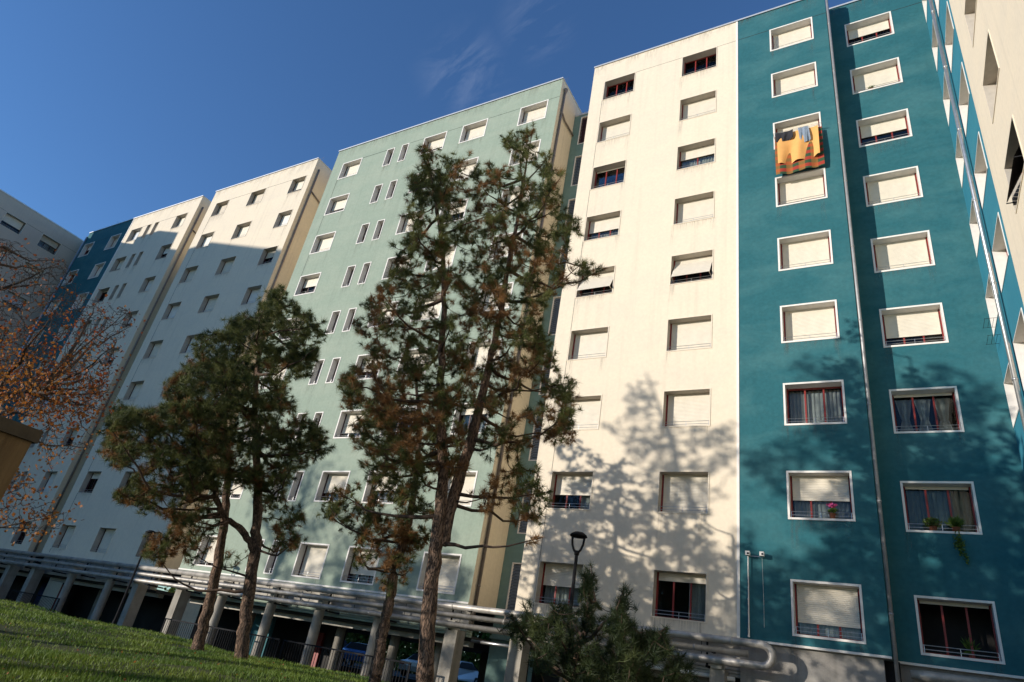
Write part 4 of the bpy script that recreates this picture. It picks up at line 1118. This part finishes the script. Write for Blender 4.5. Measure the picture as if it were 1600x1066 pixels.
# smaller pine whose leaning trunk stands left of it
dC = 16.5
trC = trunk_px([(586, 1062, 0, .145), (598, 990, 0, .13), (615, 900, 0, .115), (638, 820, 0, .09), (650, 740, .1, .07), (655, 660, .2, .06), (650, 590, .2, .03)], dC)
outC = [(520, 770), (505, 800), (560, 830), (550, 880), (600, 860), (610, 890), (585, 900), (590, 925), (640, 905), (660, 860), (680, 830), (700, 780), (690, 750), (600, 740)]
pC = np.concatenate([pads_from_outline(outC, dC, 2.2, 18, 8, .40, 34), pads_from_outline([(570, 640), (540, 720), (600, 760), (720, 760), (740, 680), (690, 600), (620, 590)], dC, 2.4, 34, 9, .4, 40)])
make_tree('pine_tree', 'slimmer pine with a leaning trunk, just left of the tallest pine', 'tree', [trC], pC, 22, 26,
          pine_leaf(4, 48, .155, .010, (.40, .30, .30), .07), slope=.1, wrad=.012)
# the bushy pair on the left
dA = 19.3
trA = trunk_px([(377, 1032, 0, .175), (384, 960, 0, .155), (396, 880, 0, .15), (402, 820, 0, .125), (403, 740, 0, .105), (398, 650, .1, .085), (404, 560, .2, .07), (420, 490, .2, .03), (430, 458, .2, .012)], dA)
trA2 = trunk_px([(398, 862, 0, .09), (378, 830, -.1, .085), (350, 806, -.2, .07), (336, 770, -.3, .08), (322, 720, -.4, .05)], dA, False)
outA = [(440, 446), (468, 478), (512, 508), (502, 548), (478, 600), (470, 582), (448, 600), (470, 640), (505, 672), (522, 700), (470, 735), (420, 720), (380, 700), (350, 740), (300, 745), (262, 730), (230, 700), (190, 735), (160, 700), (168, 655), (190, 636), (235, 645), (262, 625), (266, 600), (284, 562), (300, 572), (306, 535), (330, 515), (346, 522), (362, 490), (392, 490), (402, 466), (420, 462)]
outA2 = [(183, 770), (178, 790), (240, 800), (290, 822), (330, 800), (350, 760), (380, 760), (420, 790), (430, 840), (450, 860), (470, 850), (478, 812), (440, 770), (470, 740), (420, 715), (300, 735), (235, 720)]
outA3 = [(212, 860), (245, 885), (262, 868), (300, 878), (330, 860), (325, 820), (280, 810), (250, 830)]
pA = np.concatenate([pads_from_outline(outA, dA, 4.4, 16.5, 13, .50, 40, .9), pads_from_outline(outA2, dA, 3.4, 19, 14, .42, 34, .8), pads_from_outline(outA3, dA, 1.8, 19, 15, .2, 30)])
make_tree('pine_tree', 'dense dark pine with a side limb low on its trunk, left of the other pines', 'tree', [trA, trA2], pA, 23, 60,
          pine_leaf(4, 50, .175, .011, (.50, .38, .12), .08, mats=(NEEDLE_A, NEEDLE_B, NEEDLE_C)), slope=.15, wrad=.014)
dB = 21.4
trB = trunk_px([(311, 1004, 0, .16), (330, 930, 0, .145), (344, 860, 0, .13), (352, 800, 0, .11), (356, 730, .1, .09), (350, 650, .2, .08), (346, 610, .2, .05), (343, 575, .2, .015)], dB)
outB = [(345, 560), (310, 570), (285, 610), (270, 660), (300, 720), (360, 740), (420, 700), (410, 620), (390, 580), (365, 560)]
pB = np.concatenate([pads_from_outline(outB, dB, 2.6, 24, 17, .3, 40), pads_from_outline([(330, 860), (300, 880), (290, 860), (320, 820), (390, 850), (400, 880), (370, 890)], dB, 1.2, 26, 18, .3, 30)])
make_tree('pine_tree', 'leftmost pine, its trunk standing behind the dense one', 'tree', [trB], pB, 24, 24,
          pine_leaf(3, 28, .18, .012, (.35, .5, .15), .14), slope=.15, wrad=.014)
# small pine at the bottom centre, its shade put into the needle colour
dS = 10.0
trS = trunk_px([(888, 1080, 0, .045), (905, 1010, 0, .03), (918, 970, 0, .015), (920, 930, 0, .006)], dS)
trS2 = trunk_px([(965, 1090, .2, .035), (972, 1040, .2, .025), (978, 980, .2, .012), (976, 945, .2, .006)], dS)
outS = [(800, 962), (788, 980), (832, 1000), (826, 1030), (870, 1040), (900, 1066), (1050, 1085), (1085, 1066), (1075, 1025), (1040, 1010), (1046, 965), (1036, 955), (1020, 992), (992, 972), (976, 915), (962, 950), (940, 962), (925, 880), (905, 905), (898, 960), (862, 930), (850, 975), (826, 935), (812, 940)]
pS = pads_from_outline(outS, dS, 2.4, 20, 31, .36, 26)
make_tree('small_pine', 'small bushy pine, needles coloured dark for shade, beside the near street lamp', 'tree', [trS, trS2], pS, 25, 26,
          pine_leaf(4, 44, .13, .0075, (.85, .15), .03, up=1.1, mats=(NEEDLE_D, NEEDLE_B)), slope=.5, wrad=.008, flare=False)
# autumn tree at the left
dL = 14.0
trL = [[-14.2, 1.2, ground_z(-14.2, 1.2) - .1, .2], [-14.0, 1.4, .4, .17], [-13.9, 1.9, 1.8, .12], [-13.8, 2.4, 3.4, .06], [-13.7, 2.9, 4.6, .03], [-13.5, 3.5, 5.4, .01]]
trL2 = [[-14.0, 1.5, .8, .08], [-13.7, 2.9, 1.8, .06], [-13.3, 4.1, 2.6, .035], [-12.9, 5.0, 3.2, .012]]
outL1 = [(-60, 345), (0, 372), (35, 380), (60, 405), (100, 400), (122, 450), (150, 470), (205, 482), (216, 505), (180, 540), (175, 600), (140, 650), (60, 660), (-60, 640)]
outL2 = [(60, 560), (185, 560), (180, 610), (150, 668), (140, 700), (100, 715), (80, 740), (62, 700), (30, 640), (-20, 600)]
outL3 = [(-20, 730), (40, 730), (70, 770), (105, 800), (100, 825), (60, 842), (0, 820), (-20, 800)]
pL = np.concatenate([pads_from_outline(outL1, dL, 4.0, 13, 41, .12, 40), pads_from_outline(outL2, dL - 1.0, 2.0, 13, 42, .25, 34), pads_from_outline(outL3, dL - 1.2, 1.5, 13, 43, .25, 30)])
def autumn(pads, dirs, rg):
    M = np.array(CAM_R); q = pads @ M                     # share of leaves falls with height: bare on top
    hgt = pads[:, 2]
    prob = np.clip(.75 - (hgt - 2.3) / 3.4, .10, .6)
    k = rg.random(len(pads)) < prob; p = pads[k]
    per = 4
    c = np.repeat(p, per, 0) + rg.normal(size=(len(p) * per, 3)) * .11
    n = len(c); a = rg.normal(size=(n, 3)); a[:, 2] -= .8; a /= np.linalg.norm(a, axis=1, keepdims=True)
    b2 = np.cross(a, rg.normal(size=(n, 3))); b2 /= np.linalg.norm(b2, axis=1, keepdims=True)
    L = rg.uniform(.03, .065, n)[:, None]; w = L * .42
    V = np.empty((n, 4, 3)); V[:, 0] = c - a * L * .5; V[:, 1] = c + b2 * w; V[:, 2] = c + a * L * .7; V[:, 3] = c - b2 * w
    low = np.repeat(p[:, 2], per)
    mi = (rg.random(n) > np.clip(1.2 - (low - 1.5) / 3.0, .2, .9)).astype(int)
    return fast_mesh('crown', V.reshape(-1, 3), np.arange(4 * n).reshape(-1, 4), mi, [LEAF_O, LEAF_R])
make_tree('autumn_tree', 'half-bare tree with orange autumn leaves at the left edge', 'tree', [trL, trL2], pL, 26, 40, autumn,
          bark=BARK_G, twig=BARK_G, slope=.6, wrad=.0055, sag=.02)

# trees out of frame: some inferred from shadows, others added to cast shade
def blob_pads(c, rad, n, seed, hollow=.3, cone=False):
    rg = np.random.default_rng(seed); d = rg.normal(size=(n, 3)); d /= np.linalg.norm(d, axis=1, keepdims=True)
    r = (hollow + (1 - hollow) * rg.random(n)) ** .7
    p = d * r[:, None]
    if cone: p[:, :2] *= (.55 - .45 * p[:, 2:3])
    return np.array(c) + p * np.array(rad)
def wall_to_tree(xw, zw, s):
    """point at depth s in front of the long facade whose shadow falls on (xw, zw)"""
    k = s / (-TO_SUN.y); v = Vector((xw, D, zw)) + TO_SUN * k; return [v.x, v.y, v.z]
s = 20.0
t0 = wall_to_tree(-5.6, -3, s); gz = ground_z(t0[0], t0[1])
tr = [[t0[0], t0[1], gz, .16]] + [wall_to_tree(x, z, s) + [r] for x, z, r in ((-5.85, 3.9, .11), (-5.95, 6.0, .10), (-6.3, 8.0, .08), (-7.0, 9.8, .04), (-7.4, 10.8, .01))]
def shade_pads(poly, s0, thick, spacing, seed, yplane=D, gaps=.2):
    rg = np.random.default_rng(seed); P = np.array(poly, float); x0, y0 = P.min(0); x1, y1 = P.max(0)
    n = int((x1 - x0) * (y1 - y0) / spacing ** 2); x = rg.uniform(x0, x1, n); y = rg.uniform(y0, y1, n)
    k = inside(poly, x, y) & (np.sin(x * .11 + seed) * np.sin(y * .13) + .5 * np.sin((x + y) * .09) > gaps * 2 - 1.5); x, y = x[k], y[k]
    out = []
    for a, b2 in zip(x, y):
        w = on_y(a, b2, yplane); out.append(w + TO_SUN * ((s0 + rg.uniform(-.5, .5) * thick) / (-TO_SUN.y)))
    return np.array([list(v) for v in out])
pp = np.concatenate([shade_pads([(1000, 582), (1012, 600), (1032, 592), (1020, 620), (1020, 655), (1045, 665), (1100, 665), (1150, 652), (1138, 675), (1152, 700), (1148, 735), (1110, 742), (1100, 768), (1060, 775), (1030, 745), (975, 745), (1002, 726), (970, 705), (1008, 692), (972, 692), (938, 662), (980, 642), (974, 620), (990, 600)], s, 3.0, 8.5, 5, gaps=.18),
                     shade_pads([(1030, 750), (1000, 760), (955, 762), (950, 775), (990, 790), (1030, 770), (1140, 790), (1150, 770)], s, 2.0, 14, 6)])
make_tree('pine_tree', 'tall thin-trunked pine standing to the left of the view', 'tree', [tr], pp, 31, 30, pine_leaf(2, 30, .15, .02, (.6, .3, .1), .10))
s = 28.0
for k, (xw, zt, wr, n) in enumerate(((-23.5, 8.0, 2.8, 380), (-17.5, 5.6, 3.0, 420))):
    t0 = wall_to_tree(xw, -3, s); gz = ground_z(t0[0], t0[1])
    tr = [[t0[0], t0[1], gz, .2]] + [wall_to_tree(xw + .2 * j, z, s) + [r] for j, (z, r) in enumerate(((0, .15), (3, .11), (zt - 1.5, .06), (zt, .015)))]
    c = wall_to_tree(xw + .3, zt - 2.6, s)
    pp = blob_pads(c, (wr, wr, 2.8), n, 50 + k, .25)
    def sparse(pads, dirs, rg):
        V, F, M = needles(pads, dirs, rg, 2, 16, .14, .03, .2, (.6, .4)); return fast_mesh('crown', V, F, M, [LEAF_R, LEAF_O])
    make_tree('autumn_tree', ['taller bare spreading tree standing left of the view', 'lower bare spreading tree standing left of the view'][k], 'tree', [tr], pp, 60 + k, 34, sparse, bark=BARK_G, twig=BARK_G, slope=.8, wrad=.02, sag=0)
s = 23.5  # unseen pines added to shade the walls and the small pine
for k, (xw, zt, wr, hh, n) in enumerate(((-3.9, 5.3, 1.3, 2.2, 110), (1.6, 10.4, 2.2, 3.6, 330), (6.0, 4.6, 3.2, 3.4, 1100))):
    t0 = wall_to_tree(xw, -3, s); gz = ground_z(t0[0], t0[1])
    tr = [[t0[0], t0[1], gz, .2]] + [wall_to_tree(xw + .1 * j, z, s) + [r] for j, (z, r) in enumerate(((zt - 5, .15), (zt - 2.5, .09), (zt, .015)))]
    if k == 1:
        pq = shade_pads([(1240, 570), (1262, 552), (1278, 580), (1300, 560), (1330, 543), (1345, 585), (1380, 560), (1400, 538), (1440, 548), (1462, 570), (1440, 592), (1500, 575), (1522, 588), (1490, 612), (1470, 650), (1500, 700), (1560, 760), (1545, 830), (1590, 900), (1590, 1060), (1160, 1000), (1170, 900), (1250, 870), (1262, 800), (1235, 775), (1160, 765), (1165, 705), (1205, 690), (1232, 660), (1262, 640), (1250, 600)], s, 4.0, 12.5, 91, gaps=.26)
    else: pq = blob_pads(wall_to_tree(xw, zt - hh, s), (wr, wr, hh), n, 80 + k, .2)
    make_tree('pine_tree', ['small pine added behind the camera to shade the wall foot', 'broad pine added behind the camera to shade the teal wall', 'low dense pine added behind the camera to shade the small pine'][k], 'tree', [tr],
              pq, 90 + k, 30, pine_leaf(3, 26, .17, .024, (.6, .3, .1), .16))
def shade_hedge():  # hedge out of view, added to throw shade over the near lawn
    rg = np.random.default_rng(78); n = 60000
    x = rg.uniform(-62, -9, n); top = 2.7 + .35 * np.sin(x * .55) + .25 * np.sin(x * 1.7 + 1) - 2.0 * np.exp(-((x + 19.5) / 1.1) ** 2)
    y = -5.0 + rg.uniform(-.5, .5, n); z = np.array([ground_z(a, b2) for a, b2 in zip(x, y)]) + rg.random(n) * top
    c = np.stack([x, y, z], 1); a = rg.normal(size=(n, 3)); a /= np.linalg.norm(a, axis=1, keepdims=True)
    b2 = np.cross(a, rg.normal(size=(n, 3))); b2 /= np.linalg.norm(b2, axis=1, keepdims=True)
    V = np.empty((n, 4, 3)); V[:, 0] = c - a * .07; V[:, 1] = c + b2 * .05; V[:, 2] = c + a * .07; V[:, 3] = c - b2 * .05
    me = fast_mesh('hedge', V.reshape(-1, 3), np.arange(4 * n).reshape(-1, 4), rg.integers(0, 2, n), [NEEDLE_A, LEAF_G])
    tag(link('hedge', me), 'unseen hedge added behind the camera to shade the lawn', 'hedge', kind='stuff')
shade_hedge()
s = 26.0  # unseen pine added to shade the pipes and pillars
t0 = wall_to_tree(-19, -3, s); gz = ground_z(t0[0], t0[1])
tr = [[t0[0], t0[1], gz, .25]] + [wall_to_tree(-19 + .1 * j, z, s) + [r] for j, (z, r) in enumerate(((0, .15), (1.5, .09), (3.0, .015)))]
pq = shade_pads([(425, 925), (440, 880), (470, 893), (500, 862), (545, 880), (600, 850), (650, 872), (700, 862), (735, 890), (735, 1062), (425, 1040)], s, 3.0, 9, 97, gaps=.1)
make_tree('pine_tree', 'wide low pine added left of the view to shade the pipes', 'tree', [tr], pq, 98, 40, pine_leaf(3, 26, .17, .03, (.6, .3, .1), .16))
# dark hedge and trees beyond the car park
def hedge():
    rg = np.random.default_rng(77); n = 42000
    x = rg.uniform(-75, 8, n); z = rg.random(n) ** .8 * (5.6 + 1.2 * np.sin(x * .31) + .7 * np.sin(x * .9)) - 1.4; y = 52 + rg.uniform(-1.4, 1.4, n)
    c = np.stack([x, y, z], 1); a = rg.normal(size=(n, 3)); a /= np.linalg.norm(a, axis=1, keepdims=True)
    b2 = np.cross(a, rg.normal(size=(n, 3))); b2 /= np.linalg.norm(b2, axis=1, keepdims=True)
    V = np.empty((n, 4, 3)); V[:, 0] = c - a * .26; V[:, 1] = c + b2 * .18; V[:, 2] = c + a * .26; V[:, 3] = c - b2 * .18
    me = fast_mesh('hedge', V.reshape(-1, 3), np.arange(4 * n).reshape(-1, 4), rg.integers(0, 2, n), [NEEDLE_A, LEAF_G])
    tag(link('hedge', me), 'dark hedge beyond the car park seen between the pillars', 'hedge', kind='stuff')
hedge()
